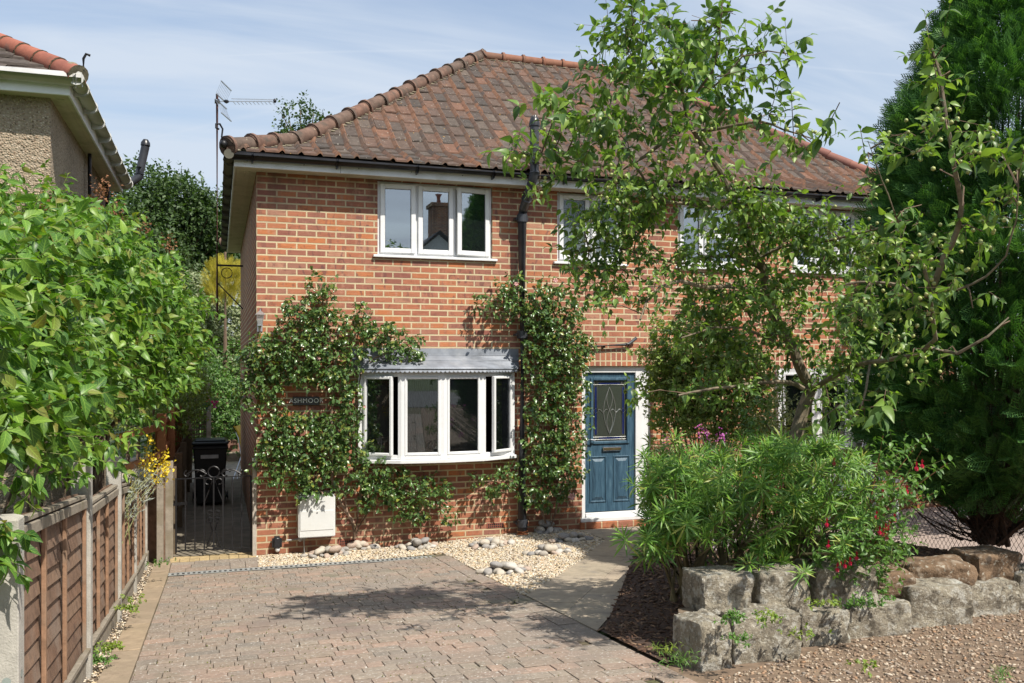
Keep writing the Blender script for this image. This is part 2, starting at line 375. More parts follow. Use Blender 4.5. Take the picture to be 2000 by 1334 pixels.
SLAB=M_multi('path_slab',[(.34,.29,.22),(.38,.32,.245),(.31,.275,.225),(.36,.295,.225)],.85,8,.3,.5,50,[(2,.5,.68,(.40,.33,.24)),(6,.58,.72,(.24,.215,.18)),(70,.67,.7,(.12,.11,.09))])
CONC=M_plain('concrete_post',(.40,.38,.34),.9,var=.22,scale=9,bmp=.7,bscale=120,dirt=((.20,.19,.15),.5))
PASS=M_plain('passage_concrete',(.19,.165,.125),.9,var=.3,scale=5,bmp=.5,dirt=((.11,.11,.07),.7))  # concrete colour darkened to carry the passage's deep shade
WOOD=M_multi('fence_board',[(.20,.115,.072),(.24,.14,.09),(.165,.10,.068),(.22,.14,.095),(.26,.17,.115)],.85,18,.45,.7,40,[(3,.52,.7,(.21,.155,.12)),(9,.6,.75,(.10,.06,.045))])
BATT=M_multi('fence_batten',[(.28,.16,.095),(.25,.145,.09),(.31,.185,.115)],.8,18,.4,.6,40,[(4,.52,.7,(.25,.19,.14))])
WGREY=M_multi('grey_wood',[(.30,.26,.21),(.36,.32,.26),(.26,.225,.18)],.9,20,.35,.6,50,[(4,.5,.7,(.20,.17,.12))])
ORWOOD=M_multi('new_fence_wood',[(.42,.19,.085),(.47,.22,.10),(.38,.17,.08)],.8,20,.3,.5,50)
DKWOOD=M_multi('old_fence_wood',[(.12,.085,.055),(.15,.11,.07),(.10,.08,.055)],.9,20,.35,.5,50)
IRON=M_plain('black_iron',(.015,.015,.017),.45,.3,var=.3,scale=20)
SILV=M_plain('silver_metal',(.62,.63,.65),.3,.9,var=.1,scale=20)
CHROME=M_plain('chrome',(.8,.8,.78),.15,1,var=.05)
RUST=M_plain('rusty_pole',(.13,.05,.038),.7,.1,var=.35,scale=20,bmp=.4)
ALU=M_plain('aerial_alloy',(.5,.51,.53),.35,.8,var=.1)
STEM=M_plain('woody_stem',(.16,.11,.075),.9,var=.35,scale=25,bmp=.6)
TWIG=M_plain('twig',(.13,.085,.055),.85,var=.3,scale=25)
TRUNK=M_plain('apple_bark',(.15,.12,.08),.85,var=.5,scale=22,bmp=1.,bscale=50,dirt=((.25,.24,.17),.6))
GREENSTEM=M_plain('green_stem',(.16,.17,.06),.6,var=.3,scale=20)
ROSEW=M_plain('rose_wood',(.25,.17,.12),.8,var=.35,scale=20,bmp=.4)
# ------------------------------------------------------------------ camera, sun, sky
cd=bpy.data.cameras.new('camera');cam=bpy.data.objects.new('camera',cd);COL.objects.link(cam);scene.camera=cam
cam.location=CAM;cam.rotation_euler=(R(90),0,-TH);cd.sensor_width=36;cd.lens=36*F/2000;cd.shift_y=(Y0-667)/2000;cd.clip_start=.05;cd.clip_end=900
sd=bpy.data.lights.new('sun','SUN');sun=bpy.data.objects.new('sun',sd);COL.objects.link(sun);sd.energy=5.0;sd.angle=R(.55);sd.color=(1.,.935,.83)
sun.rotation_euler=Vector(SUNH).to_track_quat('Z','Y').to_euler();sun.location=(6,-14,16)
w=bpy.data.worlds.new('World');scene.world=w;w.use_nodes=True;nt=w.node_tree
for n in list(nt.nodes): nt.nodes.remove(n)
wo=nt.nodes.new('ShaderNodeOutputWorld');bg=nt.nodes.new('ShaderNodeBackground');bg.inputs[1].default_value=.125
sk=nt.nodes.new('ShaderNodeTexSky');sk.sky_type='NISHITA';sk.sun_disc=False;sk.sun_elevation=R(51.6);sk.sun_rotation=math.atan2(.454,-.891);sk.air_density=1.25;sk.dust_density=2.2;sk.ozone_density=2.2
tc=nt.nodes.new('ShaderNodeTexCoord')
# thin cirrus: stretched noise on the sky's own directions
sp=nt.nodes.new('ShaderNodeSeparateXYZ');nt.links.new(tc.outputs['Generated'],sp.inputs[0])
zz=mth(nt,'ADD',mth(nt,'MAXIMUM',sp.outputs[2],0.),.25)
cb=nt.nodes.new('ShaderNodeCombineXYZ');nt.links.new(mth(nt,'DIVIDE',sp.outputs[0],zz),cb.inputs[0]);nt.links.new(mth(nt,'DIVIDE',sp.outputs[1],zz),cb.inputs[1])
mp=nt.nodes.new('ShaderNodeMapping');mp.inputs['Rotation'].default_value=(0,0,R(38));mp.inputs['Scale'].default_value=(.55,3.0,1);nt.links.new(cb.outputs[0],mp.inputs[0])
c1=nz(nt,mp.outputs[0],1.6,7,.55,.5)
mp2=nt.nodes.new('ShaderNodeMapping');mp2.inputs['Rotation'].default_value=(0,0,R(30));mp2.inputs['Scale'].default_value=(.9,1.5,1);nt.links.new(cb.outputs[0],mp2.inputs[0])
c2=nz(nt,mp2.outputs[0],.9,4,.5,.2)
cl=mth(nt,'ADD',mth(nt,'MULTIPLY',c1,.65),mth(nt,'MULTIPLY',c2,.5))
# two vapour trails
def trail(nx,ny,d,wd,st):
    e=mth(nt,'ABSOLUTE',mth(nt,'SUBTRACT',mth(nt,'ADD',mth(nt,'MULTIPLY',cb.outputs[0] if False else mth(nt,'DIVIDE',sp.outputs[0],zz),nx),mth(nt,'MULTIPLY',mth(nt,'DIVIDE',sp.outputs[1],zz),ny)),d))
    return mth(nt,'MULTIPLY',ramp(nt,mth(nt,'DIVIDE',e,wd),[(0.,1.),(1.,0.)]),st)
f=ramp(nt,cl,[(.40,.18),(.52,.5),(.66,.95)])
def skydir(px,py):
    d=Vector(ray(px,py)).normalized();z=max(d.z,0)+.25;return Vector((d.x/z,d.y/z))
for a,b,wd,st in (((150,128),(1000,100),.012,.26),((1560,62),(1860,40),.03,.22)):
    A=skydir(*a);B=skydir(*b);t=(B-A).normalized();n=Vector((-t.y,t.x));f=mth(nt,'MAXIMUM',f,mth(nt,'ADD',mth(nt,'MULTIPLY',f,.8),trail(n.x,n.y,n.dot(A),wd,st)))
f=mth(nt,'MINIMUM',mth(nt,'MULTIPLY',f,.95),.9)
skc=mix(nt,f,mix(nt,1.,sk.outputs[0],(1.0,1.0,1.02),'MULTIPLY'),(4.1,4.6,5.3))
nt.links.new(skc,bg.inputs[0]);nt.links.new(bg.outputs[0],wo.inputs[0])
scene.view_settings.view_transform='Standard';scene.view_settings.look='None';scene.view_settings.exposure=0.42;scene.view_settings.gamma=1
scene.cycles.max_bounces=8;scene.cycles.transparent_max_bounces=10;scene.cycles.diffuse_bounces=4;scene.cycles.caustics_reflective=False;scene.cycles.caustics_refractive=False
# ------------------------------------------------------------------ ground sheets
def sheet(name,poly_or_box,mat,off,step=.4,**kw):
    """draped grid over a box, kept 4 mm steps above the sheet below"""
    x0,x1,y0,y1=poly_or_box;nx=max(1,int(round((x1-x0)/step)));ny=max(1,int(round((y1-y0)/step)))
    m=MB();vs=[(x0+(x1-x0)*i/nx,y0+(y1-y0)*j/ny) for j in range(ny+1) for i in range(nx+1)]
    m.add([(x,y,G(x,y)+off) for x,y in vs],[(j*(nx+1)+i,j*(nx+1)+i+1,(j+1)*(nx+1)+i+1,(j+1)*(nx+1)+i) for j in range(ny) for i in range(nx)])
    return m.build(name,mat,smooth=True,**kw)
def drape(name,poly,mat,off,cuts=24,zf=None,**kw):
    bm=bmesh.new();f=bm.faces.new([bm.verts.new((x,y,0)) for x,y in poly])
    xs=[p[0] for p in poly];ys=[p[1] for p in poly]
    for lo,hi,nrm_ in ((min(xs),max(xs),(1,0,0)),(min(ys),max(ys),(0,1,0))):
        for i in range(1,cuts):
            t=lo+(hi-lo)*i/cuts
            bmesh.ops.bisect_plane(bm,geom=bm.verts[:]+bm.edges[:]+bm.faces[:],plane_co=(t,t,0),plane_no=nrm_)
    for v in bm.verts: v.co.z=(zf or G)(v.co.x,v.co.y)+off
    bmesh.ops.recalc_face_normals(bm,faces=bm.faces)
    me=bpy.data.meshes.new(name);bm.to_mesh(me);bm.free();return link(name,me,mat,**kw)
SOIL=M_plain('soil',(.13,.095,.065),.95,var=.45,scale=22,bmp=1.,bscale=60,dirt=((.20,.155,.10),.6))
GRASS=M_plain('rough_grass',(.06,.085,.025),.95,var=.4,scale=12,bmp=.8)
m=MB();gx=[-300,-60,-20,-8,-5,-3,-2,-1,0,1,2,3,4,5,7,10,16,30,80,300];gy=[-300,-80,-40,-22,-14,-12,-10,-8,-7,-6,-5,-4,-3,-2,-1.5,-1,-.75,0,1,4,10,20,40,90,300]
m.add([(x,y,G(x,y)-.03) for y in gy for x in gx],[(j*len(gx)+i,j*len(gx)+i+1,(j+1)*len(gx)+i+1,(j+1)*len(gx)+i) for j in range(len(gy)-1) for i in range(len(gx)-1)])
m.build('ground',GRASS,kind='structure')
sheet('soil_strip',(-1.25,-1.08,-12,.3),SOIL,-.012,kind='structure')
FG=M_plain('gravelly_soil',(.165,.115,.078),.95,var=.4,scale=14,bmp=1.,bscale=70,dirt=((.24,.175,.12),.6))
sheet('gravelly_forecourt',(2.06,12,-14,-5.2),FG,-.012,.35,kind='structure')
sheet('driveway_bed',(-1.09,2.055,-14,-.06),JOINT,-.008,kind='structure')
# block paving: each block its own piece of one driveway surface
rs=random.Random(3)
m=MB()
def block(m,x0,x1,y0,y1,h=.006,g=.0022,b=.003):
    x0+=g;x1-=g;y0+=g*1.5;y1-=g*1.5;dz=rs.uniform(-.003,.003);tx=rs.uniform(-.0025,.0025);vs=[]
    for (ix,iy) in ((x0,y0),(x1,y0),(x1,y1),(x0,y1)): vs.append((ix+rs.uniform(-.0015,.0015),iy+rs.uniform(-.0015,.0015),G(ix,iy)-.006))
    for (ix,iy) in ((x0,y0),(x1,y0),(x1,y1),(x0,y1)):
        jx=b if ix==x0 else -b;jy=b if iy==y0 else -b
        vs.append((ix,iy,G(ix,iy)+h-b*.6+dz));
    for (ix,iy) in ((x0,y0),(x1,y0),(x1,y1),(x0,y1)):
        jx=b if ix==x0 else -b;jy=b if iy==y0 else -b
        vs.append((ix+jx,iy+jy,G(ix,iy)+h+dz+(tx if ix==x0 else -tx)))
    fs=[(8,9,10,11)]
    for i in range(4):
        j=(i+1)%4;fs+= [(i,j,4+j,4+i),(4+i,4+j,8+j,8+i)]
    m.add(vs,fs)
y=-.83
while y>-12.5:
    rh=.125;x=-.905-rs.uniform(0,.12);first=True
    while x<1.80:
        wd=rs.choice((.10,.125,.16,.16,.18,.21,.25));x1=min(x+wd,1.885)
        if 1.885-x1<.06: x1=1.885
        block(m,max(x,-.905),x1,y-rh,y);x=x1
    y-=rh
y=-.83
while y>-12.5:
    l=rs.choice((.21,.24,.3));block(m,1.887,2.05,y-l,y);y-=l
y=-.60;
for rh in (.165,.165,.16):
    x=-.905
    while x<.02:
        wd=rs.choice((.16,.21,.24));x1=min(x+wd,.05);block(m,x,x1,y,y+rh-.002);x=x1
    y+=rh
m.build('driveway',PAVER,kind='structure')
m=MB();y=-.62
while y>-12.5:
    l=rs.uniform(.85,.95);block(m,-1.085,-.907,y-l,y,h=.014,g=.002);y-=l
block(m,-1.085,-.907,-.6,-.1,h=.014,g=.002)
m.build('driveway_edging',EDGE,kind='structure')
# yellow block threshold and side passage
m=MB()
YEL=M_multi('yellow_block',[(.42,.32,.17),(.46,.35,.19),(.38,.29,.16)],.9,18,.3,.5,80)
x=-.93
while x<-.02:
    block(m,x,min(x+.105,-.0),-.09,.10);x+=.105
x=-.93
while x<-.03:
    block(m,x,min(x+.21,-.0),.10,.2);x+=.21
m.build('gate_threshold_paving',YEL,kind='structure')
sheet('side_passage',(-.95,-.001,.2,7.6),PASS,.002,.5,kind='structure')
sheet('rear_patio',(-4,6,7.6,12.5),SLAB,.004,.6,kind='structure')
# path of stone slabs: band from the drive to the front door
PA=[(2.055,-5.0),(2.055,-3.5)];TOPL=(3.98,-.84)
path_poly=[(2.056,-5.0),(4.35,-1.64),(5.3,-1.35),(5.3,-.15),(3.93,-.15),(3.98,-.84),(2.056,-3.5)]
drape('path_bed',path_poly,JOINT,-.006,kind='structure')
def clip_poly(poly,p,n):
    out=[];k=len(poly)
    for i in range(k):
        a,b=poly[i],poly[(i+1)%k];da=(a[0]-p[0])*n[0]+(a[1]-p[1])*n[1];db=(b[0]-p[0])*n[0]+(b[1]-p[1])*n[1]
        if da>=0: out.append(a)
        if (da>0)!=(db>0) and abs(da-db)>1e-9: t=da/(da-db);out.append((a[0]+(b[0]-a[0])*t,a[1]+(b[1]-a[1])*t))
    return out
m=MB();dv=Vector((2.2,3.25)).normalized();nv=Vector((-dv.y,dv.x))
def slab(m,poly):
    if len(poly)<3: return
    cx=sum(p[0] for p in poly)/len(poly);cy=sum(p[1] for p in poly)/len(poly)
    poly=[(cx+(p[0]-cx)*.994,cy+(p[1]-cy)*.994) for p in poly];n=len(poly);dz=rs.uniform(-.002,.002)
    m.add([(x,y,G(x,y)-.006) for x,y in poly]+[(x,y,G(x,y)+.012+dz) for x,y in poly],[tuple(range(n,2*n))]+[(i,(i+1)%n,n+(i+1)%n,n+i) for i in range(n)])
edges=[0]
while edges[-1]<6.5: edges.append(edges[-1]+rs.choice((.6,.45,.75)))
base=Vector((2.056,-5.0))-dv*.8
lanes=[-.6,.15,.62,1.25,1.9,2.6]
for li in range(len(lanes)-1):
    off=rs.uniform(0,.4)
    for i in range(len(edges)-1):
        q=clip_poly(path_poly,tuple(base+dv*(edges[i]+off-.4)),tuple(dv));q=clip_poly(q,tuple(base+dv*(edges[i+1]+off-.4)),tuple(-dv)) if q else q
        o_=base+nv*(lanes[li]-.9)
        if q: q=clip_poly(q,tuple(o_),tuple(nv))
        o2=base+nv*(lanes[li+1]-.9)
        if q: q=clip_poly(q,tuple(o2),tuple(-nv))
        if q and len(q)>2: slab(m,q)
m.build('garden_path',SLAB,kind='structure')
# gravel bed under the window
gravel_poly=[(-.0,-.02),(0.0,-.66),(2.0,-.66),(2.056,-.84),(2.056,-3.5),(3.98,-.84),(3.93,-.02)]
GRB=M_plain('gravel_base',(.33,.25,.16),.95,var=.35,scale=60,bmp=1.,bscale=90)
drape('gravel_bed_base',gravel_poly,GRB,-.004,kind='structure')
def bedz(x,y):
    # mulch bed climbs behind the retaining wall
    d=max(0,min(1,(x-2.2)/.9));return G(x,y)+.02+.30*sm(0,1,d)*sm(-1.0,-3.0,y)
BARKB=M_plain('mulch_base',(.060,.036,.026),.95,var=.5,scale=45,bmp=1.,bscale=80)
bed_poly=[(2.062,-6.0),(2.35,-5.72),(5.35,-5.1),(5.35,-.02),(5.32,-.02),(5.32,-1.36),(4.36,-1.66),(2.062,-5.02)]
drape('planting_bed',bed_poly,BARKB,0,30,bedz,kind='structure')
NPAV=M_plain('neighbour_paving',(.34,.27,.235),.9,var=.12,scale=6,bmp=.3,dirt=((.26,.22,.20),.5))
sheet('neighbour_forecourt',(5.42,14,-5.2,-.02),NPAV,.006,.5,kind='structure')
m=MB()
for i in range(3): pass
sheet('street_paving',(-12,14,-30,-14),M_plain('street_asphalt',(.10,.10,.10),.9,var=.2,scale=20),.0,3,kind='structure')
sheet('street_verge',(-30,30,-36,-30),GRASS,.01,6,kind='structure')
# ------------------------------------------------------------------ the brick house
H=thing('brick_house','red brick two storey house with hipped tile roof, white windows and blue front door','house',(5,3.75,0))
W=10.;DP=7.5;ZT=4.395
def wall_grid(m,xs,zs,holes,y=0,depth=.12,axis='x'):
    xs=sorted(set(xs));zs=sorted(set(zs))
    for i in range(len(xs)-1):
        for j in range(len(zs)-1):
            cx=(xs[i]+xs[i+1])/2;cz=(zs[j]+zs[j+1])/2
            if any(a<cx<b and c<cz<d for a,b,c,d in holes): continue
            m.add([(xs[i],y,zs[j]),(xs[i+1],y,zs[j]),(xs[i+1],y,zs[j+1]),(xs[i],y,zs[j+1])],[(0,1,2,3)])
    for a,b,c,d in holes:
        m.add([(a,y,c),(a,y+depth,c),(a,y+depth,d),(a,y,d)],[(0,1,2,3)]).add([(b,y,c),(b,y+depth,c),(b,y+depth,d),(b,y,d)],[(3,2,1,0)])
        m.add([(a,y,d),(b,y,d),(b,y+depth,d),(a,y+depth,d)],[(0,1,2,3)]).add([(a,y,c),(b,y,c),(b,y+depth,c),(a,y+depth,c)],[(3,2,1,0)])
wins=[(1.39,2.82,3.485,4.385),(3.68,4.60,3.485,4.385),(5.40,6.34,3.485,4.385),(7.18,8.62,3.485,4.385)]
bayh=(1.18,3.06,1.05,2.16);bayh2=(6.94,8.80,1.05,2.12);doorh=(4.02,5.03,.17,2.17)
holes=wins+[bayh,bayh2,doorh]
m=MB();xs=[0,W]+[v for h in holes for v in h[:2]];zs=[-.3,ZT+.02]+[v for h in holes for v in h[2:]]
wall_grid(m,xs,zs,holes);m.build('wall',BRICK,H)
m=MB();m.add([(0,0,-.3),(0,DP,-.3),(0,DP,ZT+.02),(0,0,ZT+.02)],[(3,2,1,0)]);m.build('flank_wall',BRICKS,H);m=MB();m.add([(W,0,-.3),(W,DP,-.3),(W,DP,ZT+.02),(W,0,ZT+.02)],[(0,1,2,3)]);m.build('flank_wall',BRICKS,H)
m=MB();m.add([(0,DP,-.3),(W,DP,-.3),(W,DP,ZT+.02),(0,DP,ZT+.02)],[(3,2,1,0)]);m.build('rear_wall',BRICK,H)
# inner rooms: floor slab, ceilings, dividing walls, dim plaster
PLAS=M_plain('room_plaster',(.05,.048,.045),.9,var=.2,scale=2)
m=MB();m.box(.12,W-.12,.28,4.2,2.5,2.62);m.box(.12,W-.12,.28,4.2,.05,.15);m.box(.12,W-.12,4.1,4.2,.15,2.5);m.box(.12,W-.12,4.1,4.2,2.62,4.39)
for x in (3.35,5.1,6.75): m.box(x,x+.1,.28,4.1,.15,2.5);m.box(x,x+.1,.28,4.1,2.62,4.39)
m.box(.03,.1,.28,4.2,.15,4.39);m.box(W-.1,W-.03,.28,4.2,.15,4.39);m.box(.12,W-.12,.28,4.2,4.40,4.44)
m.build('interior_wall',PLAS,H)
# soldier courses 3 mm proud
m=MB();m.box(4.0,6.35,-.004,.02,2.172,2.392);m.build('lintel',SOLD,H)
m=MB();m.box(6.82,8.95,-.004,.02,2.14,2.36);m.build('lintel',SOLD,H)
m=MB();m.box(3.98,5.12,-.05,.1,.085,.165);m.box(3.95,5.15,-.1,.0,.02,.085);m.build('doorstep',M_brick('step_brick','xy'),H,bevel=.008)
# eaves
OV=.25;FZ0=4.386;FZ1=4.535
m=MB();m.box(-OV,W+OV,-OV,-OV+.02,FZ0,FZ1);m.box(-OV,-OV+.02,-OV+.021,DP+OV-.021,FZ0,FZ1);m.box(W+OV-.02,W+OV,-OV+.021,DP+OV-.021,FZ0,FZ1);m.box(-OV,W+OV,DP+OV-.02,DP+OV,FZ0,FZ1);m.build('fascia',WHITED,H,bevel=.003)
m=MB()
for x in [ -OV+.14+i*.62 for i in range(17)]:
    m=MB();m.tube([(x,-OV-.004,4.455),(x,-OV+.001,4.455)],.006,6);m.build('fascia_nail',BLACKP,H)
for x in (.92,5.2): m=MB();m.box(x,x+.004,-OV-.0025,-OV+.001,FZ0+.002,FZ1);m.build('fascia_joint',BLACKP,H)
m=MB();e=OV-.021
m.box(-e,W+e,-e,-.001,FZ0+.008,FZ0+.018);m.box(-e,-.001,0,DP,FZ0+.008,FZ0+.018);m.box(W+.001,W+e,0,DP,FZ0+.008,FZ0+.018);m.box(-e,W+e,DP+.001,DP+e,FZ0+.008,FZ0+.018)
for k in range(3): m.box(-e+.035+k*.055,-e+.05+k*.055,0,DP,FZ0+.002,FZ0+.0078)
m.build('soffit',SOFF,H)
def gutter(m,p,q,r=.055,br=.9,out=(0,-1,0)):
    p,q=Vector(p),Vector(q);m.tube([p,q],r,12)
    n=int((q-p).length/br);d=(q-p).normalized()
    for i in range(n+1):
        c=p+d*min((q-p).length-.05,.3+i*br);m.tube([c-d*.012,c+d*.012],r+.007,12);m.obox(c-Vector(out)*.03-Vector((0,0,.05)),Vector(out)*.035,d*.008,(0,0,.018))
m=MB();gutter(m,(-OV-.105,-OV-.055,4.497),(W+OV+.1,-OV-.055,4.487),br=.93);m.build('gutter',BLACKP,H,smooth=True)
m=MB();gutter(m,(-OV-.055,-OV-.11,4.497),(-OV-.055,DP+OV,4.49),r=.054,br=.72,out=(-1,0,0));m.build('gutter',GUTG,H,smooth=True)
m=MB();gutter(m,(W+OV+.055,-OV-.05,4.487),(W+OV+.055,DP+OV,4.48),r=.054,br=.9,out=(1,0,0));m.build('gutter',BLACKP,H,smooth=True)
# --- roof with single roll tiles
def hfun(v,a=.8,s1=math.tan(R(21)),s2=math.tan(R(36.8))):
    return v*s1 if v<a else a*s1+(v-a)*s2
def roof_slope(m,O,U,V,Wd,half,z0,tw=.208,gauge=.30,roll=.042,thick=.026,h=hfun,seed=1,clipmax=None):
    """O eave corner, U along the eave, V horizontal up-slope; hips at 45 degrees"""
    rr=random.Random(seed);O,U,V=Vector(O),Vector(U),Vector(V);v=0;row=0
    prof=[(0,.0),(.12,-.003),(.5,0.),(.68,.003),(.76,.5),(.86,1.),(.96,.5),(1.,.0)]
    while v<half-.02:
        # advance so that slope length equals the gauge
        dv=.02
        while math.hypot(dv,h(v+dv)-h(v))<gauge and v+dv<half: dv+=.005
        v1=min(v+dv,half);n=int(Wd/tw)+1
        for i in range(-1,n+1):
            u0=i*tw+(.0 if roll>0.01 else (.5*tw if row%2 else 0));lo,hi=v,Wd-v
            if u0+tw<lo+.01 or u0>hi-.01: continue
            j=rr.uniform(-.006,.006);tl=rr.uniform(-.012,.012);vs=[]
            for (vv,lift) in ((v-.015,thick),(v1+.01,.004)):
                for (a,b) in prof:
                    u=u0+a*tw*1.0;l2,h2=(vv,Wd-vv);u=max(min(u,h2),l2)
                    z=z0+h(max(vv,0))-(0.0 if vv>=0 else .006)+lift+max(b,0)*roll+(b if b<0 else 0)+j+tl*(a-.5)
                    p=O+U*u+V*vv;vs.append((p.x,p.y,z))
            k=len(prof)
            for (a,b) in prof:
                u=u0+a*tw;u=max(min(u,Wd-v),v);p=O+U*u+V*(v-.015);vs.append((p.x,p.y,z0+h(v)-.004+max(b,0)*roll*.75+j))
            fs=[]
            for q in range(k-1): fs+=[(q,q+1,k+q+1,k+q),(2*k+q,2*k+q+1,q+1,q)]
            m.add(vs,fs)
            if roll>.01: m.mi[-len(fs):]=[1 if 3<=fi//2<=6 else 0 for fi in range(len(fs))]
        v=v1;row+=1
ZE=4.55;E0=.33;HALF=(DP+2*E0)/2;APX=HALF-E0
m=MB()
roof_slope(m,(-E0,-E0,0),(1,0,0),(0,1,0),W+2*E0,HALF,ZE,seed=2)
roof_slope(m,(-E0,DP+E0,0),(0,-1,0),(1,0,0),DP+2*E0,HALF,ZE,seed=3)
roof_slope(m,(W+E0,-E0,0),(0,1,0),(-1,0,0),DP+2*E0,HALF,ZE,seed=4)
roof_slope(m,(W+E0,DP+E0,0),(-1,0,0),(0,1*-1,0),W+2*E0,HALF,ZE,seed=5)
m.build('roof_tiles',[TILE,ROLL],H)
# under-deck so nothing shows through
def deck(m,x0,x1,y0,y1,half,z0,h,off=-.03):
    vv=[0,.8,half]
    for i in range(2):
        a,b=vv[i],vv[i+1];za,zb=z0+h(a)+off,z0+h(b)+off
        A=[(x0+a,y0+a,za),(x1-a,y0+a,za),(x1-a,y1-a,za),(x0+a,y1-a,za)];B=[(x0+b,y0+b,zb),(x1-b,y0+b,zb),(x1-b,y1-b,zb),(x0+b,y1-b,zb)]
        m.add(A+B,[(k,(k+1)%4,4+(k+1)%4,4+k) for k in range(4)])
m=MB();deck(m,-E0,W+E0,-E0,DP+E0,HALF,ZE,hfun);m.build('roof_deck',DKWOOD,H)
def hip_run(m,P,Q,n,r,collar,sink=.02,jit=.5,seed=0,fn=None):
    rr=random.Random(seed)
    for i in range(n):
        a,b=i/n,(i+1)/n;p=fn(a);q=fn(b+.015);d=(q-p).normalized()
        lift=Vector((0,0,rr.uniform(-.006,.008)));p=p+lift;q=q+lift
        m.tube([p,p+d*.001,q-d*.001,q],[r*.96,r*1.02,r*.92,r*.88],14)
        if collar: m.tube([p+d*.00,p+d*.012,p+d*.05,p+d*.065],[r*1.02,r*1.25,r*1.25,r*1.02],14)
def hipfn(x,y,sx,sy,half=HALF,z0=ZE,h=hfun,dz=.035):
    def f(t):
        v=t*half;return Vector((x+sx*v,y+sy*v,z0+h(v)+dz))
    return f
m=MB();hip_run(m,0,0,16,.095,True,seed=1,fn=hipfn(-E0,-E0,1,1));m.build('hip_tiles',HIPT,H,smooth=True,angle=60)
m=MB();hip_run(m,0,0,15,.088,True,seed=1,fn=hipfn(-E0,DP+E0,1,-1));m.build('hip_tiles',HIPT,H,smooth=True,angle=60)
m=MB();hip_run(m,0,0,18,.085,False,seed=3,fn=hipfn(W+E0,-E0,-1,1));m.build('hip_tiles',PLAINR,H,smooth=True,angle=60)
m=MB();hip_run(m,0,0,15,.088,False,seed=3,fn=hipfn(W+E0,DP+E0,-1,-1));m.build('hip_tiles',PLAINR,H,smooth=True,angle=60)
RZ=ZE+hfun(HALF);m=MB()
def rf(t): return Vector((APX+t*(W-2*APX),APX,RZ+.03))
hip_run(m,0,0,7,.08,True,seed=5,fn=rf);m.build('ridge_tiles',RIDT,H,smooth=True,angle=60)
MORT=M_plain('lichen_mortar',(.20,.175,.12),.95,var=.4,scale=25,bmp=1.,dirt=((.12,.10,.07),.6))
m=MB();rr=random.Random(5)
for fn,n in ((hipfn(-E0,-E0,1,1,dz=0.),70),(rf,40)):
    for i in range(n):
        p=fn((i+.5)/n);s=rr.uniform(.012,.034);off=Vector((.075,-.05,-.015)) if fn is not rf else Vector((0,-.085,-.075))
        m.ball(p+off+Vector((rr.uniform(-.01,.01),rr.uniform(-.01,.01),0)),(s*1.7,s*.6,s*.5),6,4)
m.build('hip_bedding',MORT,H,smooth=True)
# hip iron
m=MB();p=Vector((-E0-.03,-E0-.03,ZE+.02));pts=[p,p+Vector((-.02,-.02,.10)),p+Vector((-.01,-.01,.19)),p+Vector((-.04,-.04,.235)),p+Vector((-.08,-.08,.22)),p+Vector((-.08,-.08,.18)),p+Vector((-.05,-.05,.175))]
m.tube(pts,.011,6);m.ball(p+Vector((0,0,.03)),.045,8,5);m.build('hip_iron',IRON,H,smooth=True)
# --- windows
def rect_frame(m,x0,x1,z0,z1,y0,y1,w_,wb=None):
    wb=wb or w_
    m.box(x0,x0+w_,y0,y1,z0,z1);m.box(x1-w_,x1,y0,y1,z0,z1);m.box(x0+w_,x1-w_,y0+.0008,y1,z1-w_,z1);m.box(x0+w_,x1-w_,y0+.0008,y1,z0,z0+wb)
def place_local(o,hinge,ang):
    """rotate a sash about a vertical hinge line"""
    me=o.data;hx,hy=hinge;c,s=math.cos(ang),math.sin(ang)
    for v in me.vertices:
        dx,dy=v.co.x-hx,v.co.y-hy;v.co.x=hx+dx*c-dy*s;v.co.y=hy+dx*s+dy*c
    me.update()
BEAD=M_plain('glazing_bead',(.05,.05,.055),.5)
def casement(hole,lights,glass=GLASS,sill=True,open_=None,transoms=None,top_off=0):
    x0,x1,z0,z1=hole;m=MB();y0,y1=.035,.10
    rect_frame(m,x0+.004,x1-.004,z0+.004,z1-.003,y0,y1,.035,.045)
    edges=[x0+.004]+[x0+f*(x1-x0) for f in lights]+[x1-.004]
    for e in edges[1:-1]: m.box(e-.022,e+.022,y0+.002,y1,z0+.049,z1-.038)
    wf=m.build('window',WHITE,H,bevel=.003)
    if sill:
        m=MB();m.box(x0-.055,x1+.055,-.045,y0,z0-.018,z0+.012);m.build('sill',WHITE,wf,bevel=.004)
    for i in range(len(edges)-1):
        a=edges[i]+(.03 if i==0 else .016);b=edges[i+1]-(.03 if i==len(edges)-2 else .016);c=z0+.042;d=z1-.03
        o_=(open_ or {}).get(i)
        panes=[(c,d)]
        if transoms and i in transoms: t=transoms[i];panes=[(c,c+(d-c)*t-.004),(c+(d-c)*t+.004,d)]
        for (pc,pd) in panes:
            m=MB();rect_frame(m,a,b,pc,pd,.008,.05,.058);s=m.build('sash',WHITE,wf,bevel=.006)
            m=MB();m.box(a+.058,b-.058,.028,.032,pc+.058,pd-.058);g=m.build('pane',glass,wf)
            m=MB();rect_frame(m,a+.055,b-.055,pc+.055,pd-.055,.020,.027,.007);bd=m.build('glazing_bead',BEAD,wf)
            if o_:
                hx=a if o_[0]=='l' else b
                for q in (s,g,bd): place_local(q,(hx,.03),R(-o_[1] if o_[0]=='l' else o_[1]))
    return wf
casement(wins[0],(.335,.665),open_={0:('l',3.0),2:('r',7.)})
casement(wins[1],(.5,),glass=GLASSF,open_={0:('l',2.),1:('r',2.)})
casement(wins[2],(.42,),transoms={1:.52})
casement(wins[3],(.26,.5,.74))
